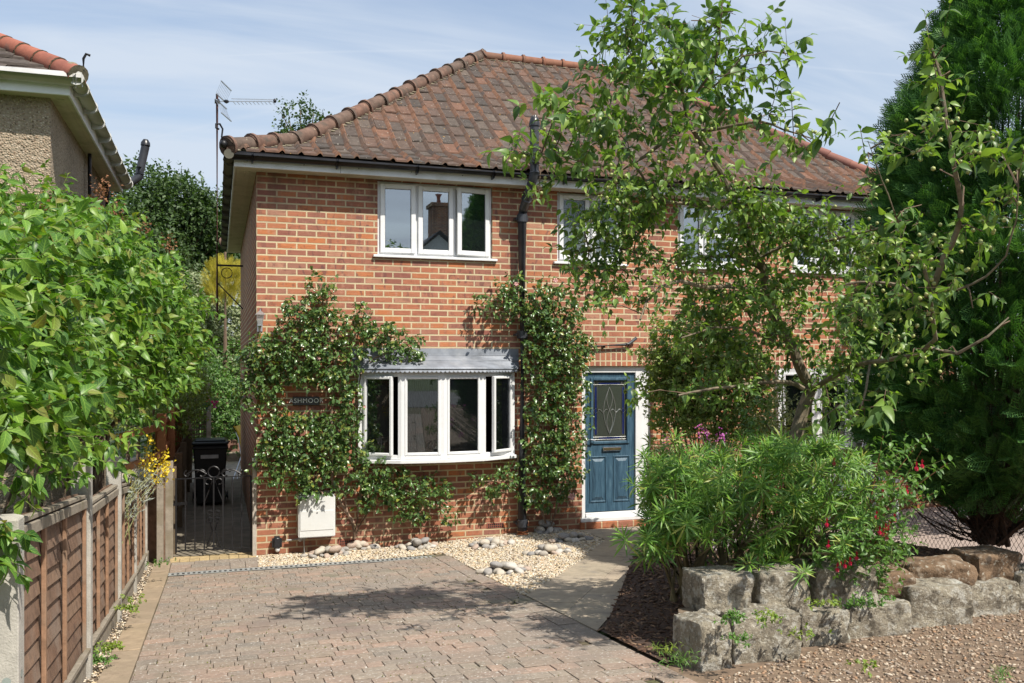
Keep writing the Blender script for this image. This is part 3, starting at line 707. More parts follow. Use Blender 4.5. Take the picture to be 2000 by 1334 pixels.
# lead strip at window heads and reveals trim
# curtains and blinds upstairs
CURT=M_plain('pale_curtain',(.42,.46,.47),.9,var=.1,scale=30)
m=MB();m.box(1.45,1.86,.14,.15,3.5,4.37);m.build('blind',CURT,H)
for (xa,xb) in ((7.2,7.55),(8.2,8.6),(5.42,5.7)):
    m=MB();n=12
    for i in range(n):
        u0=xa+(xb-xa)*i/n;u1=xa+(xb-xa)*(i+1)/n;m.add([(u0,.16+.02*(i%2),3.49),(u1,.16+.02*((i+1)%2),3.49),(u1,.16+.02*((i+1)%2),4.37),(u0,.16+.02*(i%2),4.37)],[(0,1,2,3)])
    m.build('curtain',CURT,H)
# --- bow windows
def bow(hole,opens,lead=True):
    xa,xb,z0,z1=hole;cx=(xa+xb)/2;hw=(xb-xa)/2
    P=[(-hw,-.06),(-.50/.94*hw,-.285),(0,-.335),(.50/.94*hw,-.285),(hw,-.06)];P=[(cx+a,b) for a,b in P]
    zt=2.09 if lead else z1-.005
    m=MB()
    def seg(a,b,o1,o2,za,zb,mm):  # bar along a facet
        d=Vector((b[0]-a[0],b[1]-a[1],0)).normalized();n=Vector((d.y,-d.x,0))
        A=Vector((a[0],a[1],0));B=Vector((b[0],b[1],0));q=[A+n*o1,B+n*o1,B+n*o2,A+n*o2]
        mm.add([(p.x,p.y,za) for p in q]+[(p.x,p.y,zb) for p in q],[(0,3,2,1),(4,5,6,7),(0,1,5,4),(1,2,6,5),(2,3,7,6),(3,0,4,7)])
    for i in range(4):
        a,b=P[i],P[i+1];seg(a,b,.0,-.06,z0+.025,z0+.075,m);seg(a,b,.0,-.06,zt-.045,zt,m)
    for i,(x,y) in enumerate(P):
        if 0<i<4:
            Pv,Nx=P[i-1],P[i+1];d1=Vector((x-Pv[0],y-Pv[1])).normalized();d2=Vector((Nx[0]-x,Nx[1]-y)).normalized();c_=Vector((x,y));n1=Vector((d1.y,-d1.x));n2=Vector((d2.y,-d2.x))
            mm2=MB();mm2.prism([tuple(c_-d1*.040+n1*.004),tuple(c_+(n1+n2)*.003),tuple(c_+d2*.040+n2*.004),tuple(c_+d2*.036-n2*.06),tuple(c_-d1*.036-n1*.06)],z0+.024,zt-.001);m.add(mm2.v,mm2.f)
    m.box(P[0][0]-.03,P[0][0]+.035,P[0][1]-.005,.02,z0+.02,zt+.001);m.box(P[4][0]-.035,P[4][0]+.03,P[4][1]-.005,.02,z0+.02,zt+.001)
    b_=m.build('bay_window',WHITE,H,bevel=.003)
    m=MB();out=[(P[0][0]-.06,.02)]+[(cx+(x-cx)*1.04,y-.055) for x,y in P]+[(P[4][0]+.06,.02)]
    m.prism(out,z0-.02,z0+.022);m.build('sill',WHITE,b_,bevel=.005)
    m=MB();m.prism([(P[0][0]-.02,.1)]+P+[(P[4][0]+.02,.1)],zt,zt+.02);m.build('head',WHITE,b_)
    for i in range(4):
        a,b=Vector(P[i]),Vector(P[i+1]);d=(b-a).normalized();n=Vector((d.y,-d.x));L=(b-a).length
        i0,i1=(.038,L-.038)
        if i in opens: i0,i1=opens[i][1],opens[i][2]
        w_=.034
        m=MB()
        def B2(u0,u1,za,zb,o1,o2,mm,ang=0,hu=0):
            vs=[]
            for z in (za,zb):
                for (u,o) in ((u0,o1),(u1,o1),(u1,o2),(u0,o2)):
                    du,do=(u-hu),o;uu=hu+du*math.cos(ang)-do*math.sin(ang)*1;oo=du*math.sin(ang)+do*math.cos(ang)
                    p=a+d*uu+n*oo;vs.append((p.x,p.y,z))
            mm.add(vs,[(0,3,2,1),(4,5,6,7),(0,1,5,4),(1,2,6,5),(2,3,7,6),(3,0,4,7)])
        ang=0;hu=0
        if i in opens:
            ang=R(opens[i][0]);hu=i0 if ang>0 else i1
            # dark opening gap keeps a fixed mullion
        za,zb=z0+.07,zt-.04;o1,o2=(.018,-.03) if i in opens else (.010,-.03)
        B2(i0,i0+w_,za,zb,o1,o2,m,ang,hu);B2(i1-w_,i1,za,zb,o1,o2,m,ang,hu);B2(i0+w_,i1-w_,za,za+w_,o1-.0008,o2,m,ang,hu);B2(i0+w_,i1-w_,zb-w_,zb,o1-.0008,o2,m,ang,hu)
        s=m.build('sash',WHITE,b_,bevel=.006)
        m=MB();B2(i0+w_,i1-w_,za+w_,zb-w_,-.006,-.010,m,ang,hu);m.build('pane',GLASSD,b_)
    if lead:
        # lead roof: upstand, slope and scalloped drip
        m=MB();top=[(P[0][0]-.10,-.004),(P[0][0]+.1,-.004),(cx-.4,-.004),(cx,-.004),(cx+.4,-.004),(P[4][0]-.1,-.004),(P[4][0]+.10,-.004)]
        bot=[(P[0][0]-.09,-.05)]+[(cx+(x-cx)*1.05,y-.06) for x,y in P]+[(P[4][0]+.09,-.05)]
        rows=[];zz=[2.385,2.30,2.235,2.155,2.135]
        for k,z in enumerate(zz):
            t=[0,.02,.45,.97,1.0][k]
            rows.append([(top[i][0]+(bot[i][0]-top[i][0])*t,-.006+(bot[i][1]+.006)*t-.003*(i%2)*(0<t<1),z+ (0.004 if k in(1,2) and i%2 else 0)) for i in range(7)])
        vs=[p for r_ in rows for p in r_];m.add(vs,[(k*7+i,k*7+i+1,(k+1)*7+i+1,(k+1)*7+i) for k in range(4) for i in range(6)])
        # welts
        for k in (1,2): m.tube([(p[0],p[1]-.004,p[2]) for p in rows[k]],.006,6)
        m.tube([(p[0],p[1]-.004,p[2]+.004) for p in rows[4]],.011,6)
        # scallops
        pl=rows[4];
        for i in range(6):
            A,B=Vector(pl[i]),Vector(pl[i+1]);L=(B-A).length;n=max(1,round(L/.052));d=(B-A)/n
            for q in range(n):
                o=A+d*q;mid=o+d*.5;c=[o,o+d]
                pts=[o,o+Vector((0,-.006,-.022)),o+d*.2+Vector((0,-.012,-.036)),o+d*.5+Vector((0,-.014,-.042)),o+d*.8+Vector((0,-.012,-.036)),o+d+Vector((0,-.006,-.022)),o+d]
                m.add(pts,[tuple(range(7))])
        m.build('lead_flashing',LEAD,b_)
    return b_
bow(bayh,{0:(8,.04,.405),3:(-9,.11,.475)})
bow(bayh2,{},lead=False)
# --- front door
DX0,DX1,DZ0,DZ1=4.045,5.0,.175,2.165
m=MB();m.box(4.022,4.085,.045,.12,.172,2.168);m.box(4.80,4.90,.045,.12,.172,2.168);m.box(4.90,4.985,.055,.12,.172,2.168);m.box(4.985,5.028,.07,.12,.172,2.168);m.box(4.085,4.80,.0458,.12,2.085,2.168)
m.build('door_frame',WHITE,H,bevel=.004)
m=MB();m.box(4.0,5.02,-.03,.044,.168,.215);m.box(4.086,4.80,.02,.05,.216,.25);m.box(4.086,4.80,.035,.06,.251,.275);m.build('threshold',WHITE,H,bevel=.004)
dm,dnt,dp,do_=newmat('door_blue');dv_=tex(dnt);dmp=dnt.nodes.new('ShaderNodeMapping');dmp.inputs['Scale'].default_value=(26,26,2.2);dnt.links.new(dv_,dmp.inputs[0])
gr=nz(dnt,dmp.outputs[0],1.6,5,.6,1.4);setc(dnt,dp,ramp(dnt,gr,[(.35,(.022,.055,.090)),(.55,(.045,.10,.150)),(.72,(.085,.155,.21))]));dp.inputs['Roughness'].default_value=.42;bump(dnt,dp,gr,.5,.003)
m=MB();lx0,lx1,lz0,lz1=4.088,4.797,.28,2.08
gx0,gx1,gz0,gz1=4.20,4.685,1.19,1.985
# slab with hole for the glass
for (a,b,c,d) in ((lx0,gx0,lz0,lz1),(gx1,lx1,lz0,lz1),(gx0,gx1,lz0,gz0),(gx0,gx1,gz1,lz1)): m.box(a,b,.075,.115,c,d)
door=m.build('front_door',dm,H)
m=MB();rect_frame(m,gx0-.035,gx1+.035,gz0-.035,gz1+.035,.055,.0748,.04)
m.build('glazing_surround',dm,door,bevel=.008)
for (a,b) in ((4.155,4.395),(4.49,4.73)):
    m=MB();rect_frame(m,a,b,.40,1.0,.064,.0745,.02);m.build('moulding',dm,door,bevel=.006)
    m=MB();A=[(a+.035,.0745,.435),(b-.035,.0745,.435),(b-.035,.0745,.965),(a+.035,.0745,.965)];B=[(a+.07,.060,.47),(b-.07,.060,.47),(b-.07,.060,.93),(a+.07,.060,.93)]
    m.add(A+B,[(4,5,6,7)]+[(k,(k+1)%4,4+(k+1)%4,4+k) for k in range(4)]);m.build('panel',dm,door)
DG=M_glass('door_glass',.10,(.045,.055,.045),1,.15)
m=MB();m.box(gx0,gx1,.085,.09,gz0,gz1);dg=m.build('glazing',DG,door)
BLG=M_plain('blue_glass',(.012,.02,.09),.12,var=.1)
m=MB();m.box(gx0+.035,gx0+.06,.0825,.0848,gz0+.09,gz1-.09);m.box(gx1-.06,gx1-.035,.0825,.0848,gz0+.09,gz1-.09);m.box(gx0+.09,gx1-.09,.0825,.0848,gz0+.03,gz0+.052);m.box(gx0+.09,gx1-.09,.0825,.0848,gz1-.052,gz1-.03);m.build('blue_border',BLG,door)
CAME=M_plain('lead_came',(.42,.43,.42),.35,.7,var=.1)
m=MB();gc=(gx0+gx1)/2
for x in (gx0+.03,gx0+.065,gx1-.065,gx1-.03): m.tube([(x,.081,gz0),(x,.081,gz1)],.0025,5)
for z in (gz0+.025,gz0+.057,gz1-.057,gz1-.025): m.tube([(gx0,.081,z),(gx1,.081,z)],.0025,5)
def curve(f,n=24,r=.0035): m.tube([(gc+f(t/n)[0],.080,gz0+f(t/n)[1]) for t in range(n+1)],r,5)
hh=gz1-gz0
for s in (-1,1):
    curve(lambda t:(s*.085*math.sin(math.pi*t)**1.0*(1-.0*t),.09+(hh-.18)*t))
    curve(lambda t:(s*.04*math.sin(2*math.pi*t),.11+(hh-.2)*t))
    curve(lambda t:(s*(.02+.14*t),.5*hh+.02*math.sin(t*9)),12,.003)
    for (x,z) in ((gx0+.048,gz0+.04),(gx1-.048,gz0+.04),(gx0+.048,gz1-.04),(gx1-.048,gz1-.04),(gx0+.048,gz0+hh/2),(gx1-.048,gz0+hh/2)):
        q=.034;m.tube([(x-q,.081,z),(x,.081,z+q),(x+q,.081,z),(x,.081,z-q),(x-q,.081,z)],.003,5)
m.build('lead_pattern',CAME,door)
m=MB();m.box(4.335,4.60,.048,.0744,1.065,1.115);lb=m.build('letterbox',CHROME,door,bevel=.006)
m=MB();m.box(4.36,4.575,.0455,.0478,1.078,1.102);m.build('letterbox_flap',M_plain('brushed_gold',(.45,.40,.22),.22,.9),door)
m=MB();m.box(4.093,4.123,.066,.0744,1.08,1.33);m.build('handle_plate',SILV,door,bevel=.004)
m=MB();m.tube([(4.108,.07,1.22),(4.108,.02,1.22)],.011,8);m.tube([(4.108,.02,1.22),(4.15,.016,1.222),(4.21,.02,1.212)],.010,8);m.build('handle',SILV,door,smooth=True)
# hall behind the door, air bricks
AIR=M_plain('air_brick',(.22,.07,.045),.8,var=.2)
for x,z in ((2.745,.155),(.93,.055)):
    m=MB();m.box(x,x+.225,-.006,.02,z,z+.07);ab=m.build('air_brick',AIR,H,bevel=.003)
    m=MB()
    for i in range(8):
        for j in range(2): m.box(x+.018+i*.025,x+.034+i*.025,-.0075,-.0055,z+.012+j*.028,z+.030+j*.028)
    m.build('air_hole',BLACKP,ab)
# things standing inside the windows
t=thing('flower_vase','clear vase of purple and white flowers standing inside the bow window','vase',(2.22,.0,1.08))
m=MB();VG=M_glass('vase_glass',.1,(.25,.28,.2),0,.5);m.lathe((2.22,0,1.08),[(.045,0),(.055,.02),(.042,.12),(.032,.2),(.04,.26)],14);m.build('vase_body',M_plain('cloudy_vase',(.25,.26,.2),.2),t,smooth=True)
m=MB();rr=random.Random(2)
fl=[]
for i in range(14):
    a=rr.uniform(0,6.28);r_=rr.uniform(.02,.12);p=(2.22+r_*math.cos(a),.0+r_*math.sin(a)*.6,1.08+.38+rr.uniform(-.05,.09));fl.append(p);m.tube([(2.22,0,1.3),p],.003,4)
m.build('flower_stem',GREENSTEM,t)
m=MB()
for i,p in enumerate(fl):
    for k in range(7):
        a=k*.9;m.ball((p[0]+.014*math.cos(a),p[1]+.014*math.sin(a),p[2]+.006*(k%2)),(.011,.011,.007),5,3,1 if i%5==0 else 0)
m.build('flower',[M_plain('magenta_petal',(.42,.10,.30),.6,var=.3,scale=60),M_plain('cream_petal',(.6,.6,.4),.6)],t,smooth=True)
t=thing('vertical_blind','row of white vertical blind slats hanging inside the bow window','blind',(1.9,.2,1.1))
m=MB()
for i in range(9): m.obox((1.72+i*.055,.17,1.62),(.004,.012,0),(0,.0,.0) if False else (.001,-.001,0),(0,0,.46))
m.build('blind_slat',CURT,t)
m=MB();m.box(1.68,2.3,.16,.2,2.04,2.08);m.build('head_rail',WHITE,t)
t=thing('armchair','patterned armchair back seen dimly inside the bow window','armchair',(2.75,1.0,.15))
m=MB();m.ball((2.75,1.,.95),(.36,.16,.42),16,10);m.build('backrest',M_multi('chair_fabric',[(.16,.11,.08)],.9,60,.6,.5,80),t,smooth=True)
m=MB();m.box(2.42,3.08,.55,1.1,.15,.6);m.build('seat',M_plain('chair_base',(.12,.08,.06),.9),t,bevel=.05)
t=thing('glass_vase','round glass vase of leaves inside the far right window','vase',(7.42,.05,1.08))
m=MB();m.lathe((7.42,-.02,1.085),[(.04,0),(.085,.05),(.095,.12),(.06,.19),(.045,.22),(.06,.25)],14);m.build('vase_body',M_plain('green_vase',(.30,.31,.18),.15),t,smooth=True)
t=thing('candlestick','pale twisted candlestick with a white candle on the far right windowsill','candlestick',(7.72,.0,1.08))
m=MB();m.lathe((7.72,0,1.085),[(.05,0),(.05,.02),(.02,.03)],12)
for s in (0,3.14):
    m.tube([(7.72+.016*math.cos(s+k*.8),.016*math.sin(s+k*.8),1.11+k*.016) for k in range(22)],.014,6)
m.build('twisted_column',M_plain('pale_oak',(.45,.33,.2),.6),t,smooth=True)
m=MB();m.lathe((7.72,0,1.46),[(.035,0),(.035,.02),(.022,.03),(.02,.2)],10);m.build('candle',M_plain('wax',(.7,.68,.6),.5),t,smooth=True)
# ------------------------------------------------------------------ fittings on the house
t=thing('soil_pipe','tall black soil and vent pipe running up the brick wall past the gutter','pipe',(3.17,-.12,.1))
m=MB();m.tube([(3.17,-.12,.12),(3.17,-.12,4.06)],.057,16);m.tube([(3.17,-.12,4.02),(3.175,-.16,4.12),(3.20,-.42,4.42),(3.21,-.46,4.5),(3.21,-.46,5.06)],[.055]*5,16);m.build('pipe_body',PIPEM,t,smooth=True)
m=MB()
for z in (2.56,4.0,.22): m=MB();m.tube([(3.17,-.12,z-.05),(3.17,-.12,z-.045),(3.17,-.12,z+.045),(3.17,-.12,z+.05)],[.058,.068,.068,.058],16);m.box(3.09,3.25,-.12,-.001,z-.015,z+.015);m.build('pipe_collar',PIPEM,t,smooth=True)
m=MB();m.tube([(3.21,-.46,4.5),(3.21,-.46,4.62)],.066,16);m.build('pipe_collar',PIPEM,t,smooth=True)
m=MB();m.tube([(3.183,-.24,4.215),(3.19,-.30,4.285)],.066,16);m.build('pipe_collar',PIPEM,t,smooth=True)
m=MB();m.tube([(3.21,-.46,5.05),(3.21,-.46,5.06),(3.21,-.46,5.10),(3.21,-.46,5.16),(3.21,-.46,5.19)],[.057,.066,.066,.05,.02],16)
for k in range(8):
    a=k*.785;m.bar((3.21+.056*math.cos(a),-.46+.056*math.sin(a),5.10),(3.21+.03*math.cos(a),-.46+.03*math.sin(a),5.19),.008)
m.build('vent_cowl',BLACKP,t,smooth=True)
m=MB();m.tube([(3.17,-.12,.09),(3.17,-.12,.125)],.075,16);m.build('clay_collar',M_plain('clay',(.45,.17,.07),.8),t)
t=thing('overflow_pipe','short grey bent pipe fixed above the front door','pipe',(4.3,-.05,2.42))
a=onY(1150,677,-.05);b=onY(1222,673,-.05);c=onY(1243,660,-.06)
m=MB();m.tube([a,b,(b[0]+.05,b[1],b[2]+.01),c],.02,10);m.build('pipe_body',M_plain('dark_grey_plastic',(.07,.075,.085),.4),t,smooth=True)
m=MB();m.tube([b,(b[0]+.04,b[1],b[2])],.026,10);m.box(a[0]+.2,a[0]+.23,-.05,-.001,a[2]-.015,a[2]+.015);m.build('pipe_clip',BLACKP,t,smooth=True)
# meter box
mx0=onY(583,1000,-.2)[0];mx1=onY(655,1000,-.2)[0];mz0=onY(620,1050,-.2)[2];mz1=onY(620,968,-.2)[2]
t=thing('meter_box','white plastic gas meter box on the wall above the gravel','meter box',(mx0,-.1,mz0))
m=MB();m.add([(mx0,0,mz0),(mx1,0,mz0),(mx1,0,mz1+.03),(mx0,0,mz1+.03),(mx0,-.2,mz0),(mx1,-.2,mz0),(mx1,-.2,mz1),(mx0,-.2,mz1)],[(0,1,2,3),(4,7,6,5),(0,4,5,1),(1,5,6,2),(2,6,7,3),(3,7,4,0)]);MBX=M_plain('meter_white',(.62,.63,.62),.45,var=.05,scale=6,dirt=((.5,.49,.44),.4));m.build('box_body',MBX,t,bevel=.012,seg=2)
m=MB();m.box(mx0+.02,mx1-.02,-.206,-.199,mz0+.085,mz0+.31);m.build('lid',MBX,t,bevel=.003)
m=MB();m.tube([((mx0+mx1)/2,-.21,mz0+.285),((mx0+mx1)/2,-.2,mz0+.285)],.008,8);m.build('lock',BLACKP,t)
m=MB();m.tube([(mx0+.07,-.1,mz0),(mx0+.07,-.1,-.02)],.02,10);m.tube([(mx0+.03,-.06,mz0-.03),(mx0-.12,-.05,mz0-.04)],.014,8);m.ball((mx0+.03,-.07,mz0-.03),.03,8,6);m.build('gas_pipe',M_plain('grey_pipe',(.42,.42,.42),.5),t,smooth=True)
t=thing('socket_cover','small black rounded box with a white plug at the foot of the wall corner','outlet',(.25,-.05,.05))
q=onY(541,1060,-.06)
m=MB();m.box(q[0]-.055,q[0]+.055,-.1,-.001,q[2]-.075,q[2]+.075);m.build('cover',BLACKP,t,bevel=.025,seg=3,smooth=True)
m=MB();m.ball((q[0]+.005,-.06,q[2]-.075),(.03,.03,.035),10,6);m.build('plug',WHITED,t,smooth=True)
# wall lantern
q=onY(508,640,-.10)
t=thing('wall_lantern','silver four sided carriage lantern on the corner of the brick wall','wall light',q)
x,y,z=q;zt=onY(508,605,-.1)[2]
m=MB();m.tube([(x,-.0,z+.02),(x,-.05,z-.06),(x,y,z-.05),(x,y,z+.0)],.008,6);m.box(x-.03,x+.03,-.012,-.001,z-.04,z+.05);m.tube([(x,y,z-.05),(x,y,z+.03)],[.008,.02],8);m.build('bracket',SILV,t,smooth=True)
m=MB()
for s1,s2 in ((1,1),(1,-1),(-1,1),(-1,-1)): m.bar((x+s1*.022,y+s2*.022,z+.03),(x+s1*.038,y+s2*.038,z+.145),.006)
m.box(x-.028,x+.028,y-.028,y+.028,z+.022,z+.032)
A=[(x-.06,y-.06,z+.145),(x+.06,y-.06,z+.145),(x+.06,y+.06,z+.145),(x-.06,y+.06,z+.145),(x,y,z+.20)]
m.add(A,[(0,3,2,1),(0,1,4),(1,2,4),(2,3,4),(3,0,4)]);m.tube([(x,y,z+.19),(x,y,z+.225)],[.012,.004],6);m.build('lamp_frame',SILV,t)
m=MB();m.add([(x-.02,y-.02,z+.032),(x+.02,y-.02,z+.032),(x+.02,y+.02,z+.032),(x-.02,y+.02,z+.032),(x-.036,y-.036,z+.144),(x+.036,y-.036,z+.144),(x+.036,y+.036,z+.144),(x-.036,y+.036,z+.144)],[(0,1,5,4),(1,2,6,5),(2,3,7,6),(3,0,4,7)]);m.build('lamp_glass',M_glass('lantern_glass',.2,(.4,.42,.42),0,.5),t)
# house name plate
a=onY(572,775,-.03);b=onY(624,791,-.03)
t=thing('name_plate','dark house name plate reading ASHMOOR among the rose leaves','sign',(a[0],-.03,a[2]))
m=MB();m.box(a[0],b[0],-.03,-.012,b[2],a[2]);m.build('plate',M_plain('slate_plate',(.018,.02,.022),.35),t,bevel=.003)
fc=bpy.data.curves.new('lettering','FONT');fc.body='ASHMOOR';fc.size=.074;fc.extrude=.001;fc.align_x='CENTER';fc.align_y='CENTER';fc.space_character=1.12
ft=link('tmp',fc);bpy.context.view_layer.update();fme=bpy.data.meshes.new_from_object(ft.evaluated_get(bpy.context.evaluated_depsgraph_get()));bpy.data.objects.remove(ft);fme.materials.clear()
fo=link('lettering',fme,M_plain('letter_white',(.75,.75,.72),.5),t);fo.location=((a[0]+b[0])/2,-.0325,(a[2]+b[2])/2);fo.rotation_euler=(R(90),0,0)
# tv aerial on a side wall mast
mx,my=-.47,5.6
def mp_(px,py): return onX(px,py,mx)
q=onX(424,520,mx)
my=at(424,520,15.6)[1];mx=at(424,520,15.6)[0]
def az(py): return at(424,py,15.6)[2]
t=thing('television_aerial','television aerial with mesh reflector on a thin rusty mast beside the house','aerial',(mx,my,az(600)))
m=MB();m.tube([(mx,my,az(620)),(mx,my,az(183))],.022,8);m.build('mast',RUST,t,smooth=True)
m=MB();zb=az(518);m.bar((mx,my,zb),(-.0,my,zb),.03,.03);m.tube([(mx+.16+.09*math.cos(k*.5),my,zb-.13+.09*math.sin(k*.5)) for k in range(14)],.008,6);m.bar((mx,my,zb-.3),(0,my,zb-.75),.02);m.build('bracket',IRON,t)
z=az(198);m=MB();xe=at(532,203,15.6)[0];ye=at(532,203,15.6)[1]
d=Vector((xe-mx,ye-my,0)).normalized();pp=Vector((-d.y,d.x,0));o=Vector((mx,my,z))
m.bar(o-d*.03,o+d*(Vector((xe-mx,ye-my,0)).length),.014,.014);m.bar(o+d*.25+Vector((0,0,.045)),o+d*.98+Vector((0,0,.03)),.01,.01)
for k in range(11):
    c=o+d*(.3+k*.068);m.bar(c-pp*.09-Vector((0,0,.03)),c+pp*.09-Vector((0,0,.03)),.006);m.bar(c-Vector((0,0,.06)),c+Vector((0,0,.04)),.005)
m.build('boom',ALU,t)
m=MB()
for sg in (-1,1):
    for k in range(9):
        c=o+d*(.06+.03*k if False else .06)+pp*(-.26+.065*k);e=c+Vector((0,0,sg*.27))+d*(.10);m.bar(c+Vector((0,0,sg*.04)),e,.004)
    for h in (.05,.27):
        c=o+d*(.06+.10*h/.27)+Vector((0,0,sg*h));m.bar(c-pp*.28,c+pp*.28,.016)
m.build('reflector',ALU,t)
m=MB();m.ball(o+d*.16,(.05,.05,.03),8,5);m.ball(o+d*1.0+Vector((0,0,.01)),(.03,.03,.04),8,5);m.box(mx-.04,mx+.04,my-.04,my+.04,z-.03,z+.03);m.build('clamp',BLACKP,t,smooth=True)
# ------------------------------------------------------------------ pebbledashed neighbour
pm,pnt,pp_,po=newmat('pebbledash');pv=tex(pnt)
vo=pnt.nodes.new('ShaderNodeTexVoronoi');vo.inputs['Scale'].default_value=62;pnt.links.new(pv,vo.inputs['Vector'])
sc=pnt.nodes.new('ShaderNodeSeparateColor');pnt.links.new(vo.outputs['Color'],sc.inputs[0])
pc=ramp(pnt,sc.outputs[0],[(0.,(.10,.065,.04)),(.2,(.33,.24,.16)),(.45,(.48,.38,.27)),(.7,(.22,.14,.09)),(.85,(.58,.50,.40)),(1.,(.30,.20,.13))])
pc=mix(pnt,ramp(pnt,vo.outputs['Distance'],[(.25,0.),(.55,.85)]),pc,(.30,.245,.18))
pc=mix(pnt,1.,pc,ramp(pnt,nz(pnt,pv,1.5,4),[(.3,.8),(.7,1.1)]),'MULTIPLY')
setc(pnt,pp_,pc);pp_.inputs['Roughness'].default_value=.9;bump(pnt,pp_,mth(pnt,'SUBTRACT',1.,vo.outputs['Distance']),1.,.012)
NH=thing('pebbledash_house','pebbledashed house with white gutters and red hip tiles at the far left','house',(-5,.5,0))
nx1=-1.74;ny0=-2.42;nx0=-10.5;ny1=1.6
m=MB();m.add([(nx0,ny0,-.2),(nx1,ny0,-.2),(nx1,ny0,4.43),(nx0,ny0,4.43)],[(0,1,2,3)]);m.add([(nx1,ny0,-.2),(nx1,ny1,-.2),(nx1,ny1,4.43),(nx1,ny0,4.43)],[(0,1,2,3)]);m.add([(nx0,ny1,-.2),(nx1,ny1,-.2),(nx1,ny1,4.43),(nx0,ny1,4.43)],[(3,2,1,0)]);m.add([(nx0,ny0,-.2),(nx0,ny1,-.2),(nx0,ny1,4.43),(nx0,ny0,4.43)],[(3,2,1,0)])
m.build('wall',pm,NH)
no=.17
m=MB();m.box(nx0-no,nx1+no,ny0-no,ny0-no+.02,4.38,4.53);m.box(nx1+no-.02,nx1+no,ny0-no+.021,ny1+no,4.38,4.53);m.build('fascia',WHITED,NH,bevel=.004)
m=MB();m.box(nx0-no,nx1+no-.021,ny0-no+.021,ny0-.001,4.39,4.40);m.box(nx1+.001,nx1+no-.021,ny0,ny1+no,4.39,4.40);m.box(nx1+.05,nx1+.10,ny0,ny1,4.385,4.3895);m.build('soffit',SOFF,NH)
m=MB();gutter(m,(nx0-no,ny0-no-.06,4.50),(nx1+no+.1,ny0-no-.06,4.50),r=.058,br=.9);m.build('gutter',GUTW,NH,smooth=True)
m=MB();gutter(m,(nx1+no+.06,ny0-no-.1,4.50),(nx1+no+.06,ny1+no,4.49),r=.058,br=.55,out=(1,0,0));m.build('gutter',GUTW,NH,smooth=True)
def nh(v): return v*math.tan(R(31))
ne=.24;hf=(ny1-ny0+2*ne)/2
m=MB();nw=nx1-nx0+2*ne
roof_slope(m,(nx0-ne,ny0-ne,0),(1,0,0),(0,1,0),nw,hf,4.51,tw=.3,gauge=.2,roll=.006,thick=.03,h=nh,seed=8)
roof_slope(m,(nx1+ne,ny0-ne,0),(0,1,0),(-1,0,0),ny1-ny0+2*ne,hf,4.51,tw=.3,gauge=.2,roll=.006,thick=.03,h=nh,seed=9)
roof_slope(m,(nx1+ne,ny1+ne,0),(-1,0,0),(0,-1,0),nw,hf,4.51,tw=.3,gauge=.2,roll=.006,thick=.03,h=nh,seed=10)
m.build('roof_tiles',DTILE,NH)
m=MB();hip_run(m,0,0,14,.088,False,seed=3,fn=hipfn(nx1+ne,ny0-ne,-1,1,hf,4.51,nh,.015));m.build('hip_tiles',REDT,NH,smooth=True,angle=60)
m=MB()
for i in range(15):
    p=hipfn(nx1+ne,ny0-ne,-1,1,hf,4.51,nh,.015)(i/14);d=Vector((-1,1,.9)).normalized();m=MB();m.tube([p-d*.004,p+d*.008],.091,14);m.build('mortar_joint',MORT,NH,smooth=True)
m=MB();p=Vector((nx1+ne+.0,ny0-ne,4.56));m.ball(p+Vector((-.05,.05,.02)),(.07,.07,.07),8,6);m.build('mortar_joint',MORT,NH,smooth=True)
m=MB();p=Vector((nx1+ne+.04,ny0-ne-.0,4.57));m.tube([p,p+Vector((.0,0,.1)),p+Vector((.02,0,.14)),p+Vector((.05,0,.13))],.011,6);m.build('hip_iron',IRON,NH,smooth=True)
t=thing('flue_pipe','black flue pipe with slotted cap rising beside the pebbledashed house','pipe',(-1.4,2.3,3.5))
a=Vector(onX(232,388,-1.6));b=Vector(onX(262,362,-1.42));c=Vector(onX(272,346,-1.36));c=Vector((-1.36,b.y,c.z));e=c+Vector((.02,-.05,0));top=c+Vector((0,0,.75))
b=Vector((-1.42,1.9,4.36));c=Vector((-1.33,1.9,4.48));kk=Vector(at(272,345,proj(-1.33,1.9,4.4)[2]));c=kk;b=kk+Vector((-.08,0,-.07));a=kk+Vector((-.42,-.0,-.2));top=Vector(at(284,286,proj(*kk)[2]))
m=MB();m.tube([a,b,kk,kk+Vector((.005,0,.06)),top],.052,14);m.build('pipe_body',PIPEM,t,smooth=True)
m=MB();m.tube([top,top+Vector((0,0,.01)),top+Vector((.002,0,.05)),top+Vector((.004,0,.09))],[.054,.06,.056,.03],14);m.tube([kk+Vector((.005,0,.03)),kk+Vector((.008,0,.12))],.06,14);m.build('vent_cap',BLACKP,t,smooth=True)
t=thing('drain_pipe','thin black waste pipe running up the pebbledashed side wall','pipe',(nx1+.05,0,2))
m=MB();p=onX(175,310,nx1+.05);m.tube([(nx1+.05,p[1],1.0),(nx1+.05,p[1],4.38)],.02,8);p2=onX(210,380,nx1+.06);m.tube([(nx1+.06,p2[1],1.0),(nx1+.06,p2[1],4.35)],.03,8);m.build('pipe_body',BLACKP,t,smooth=True)
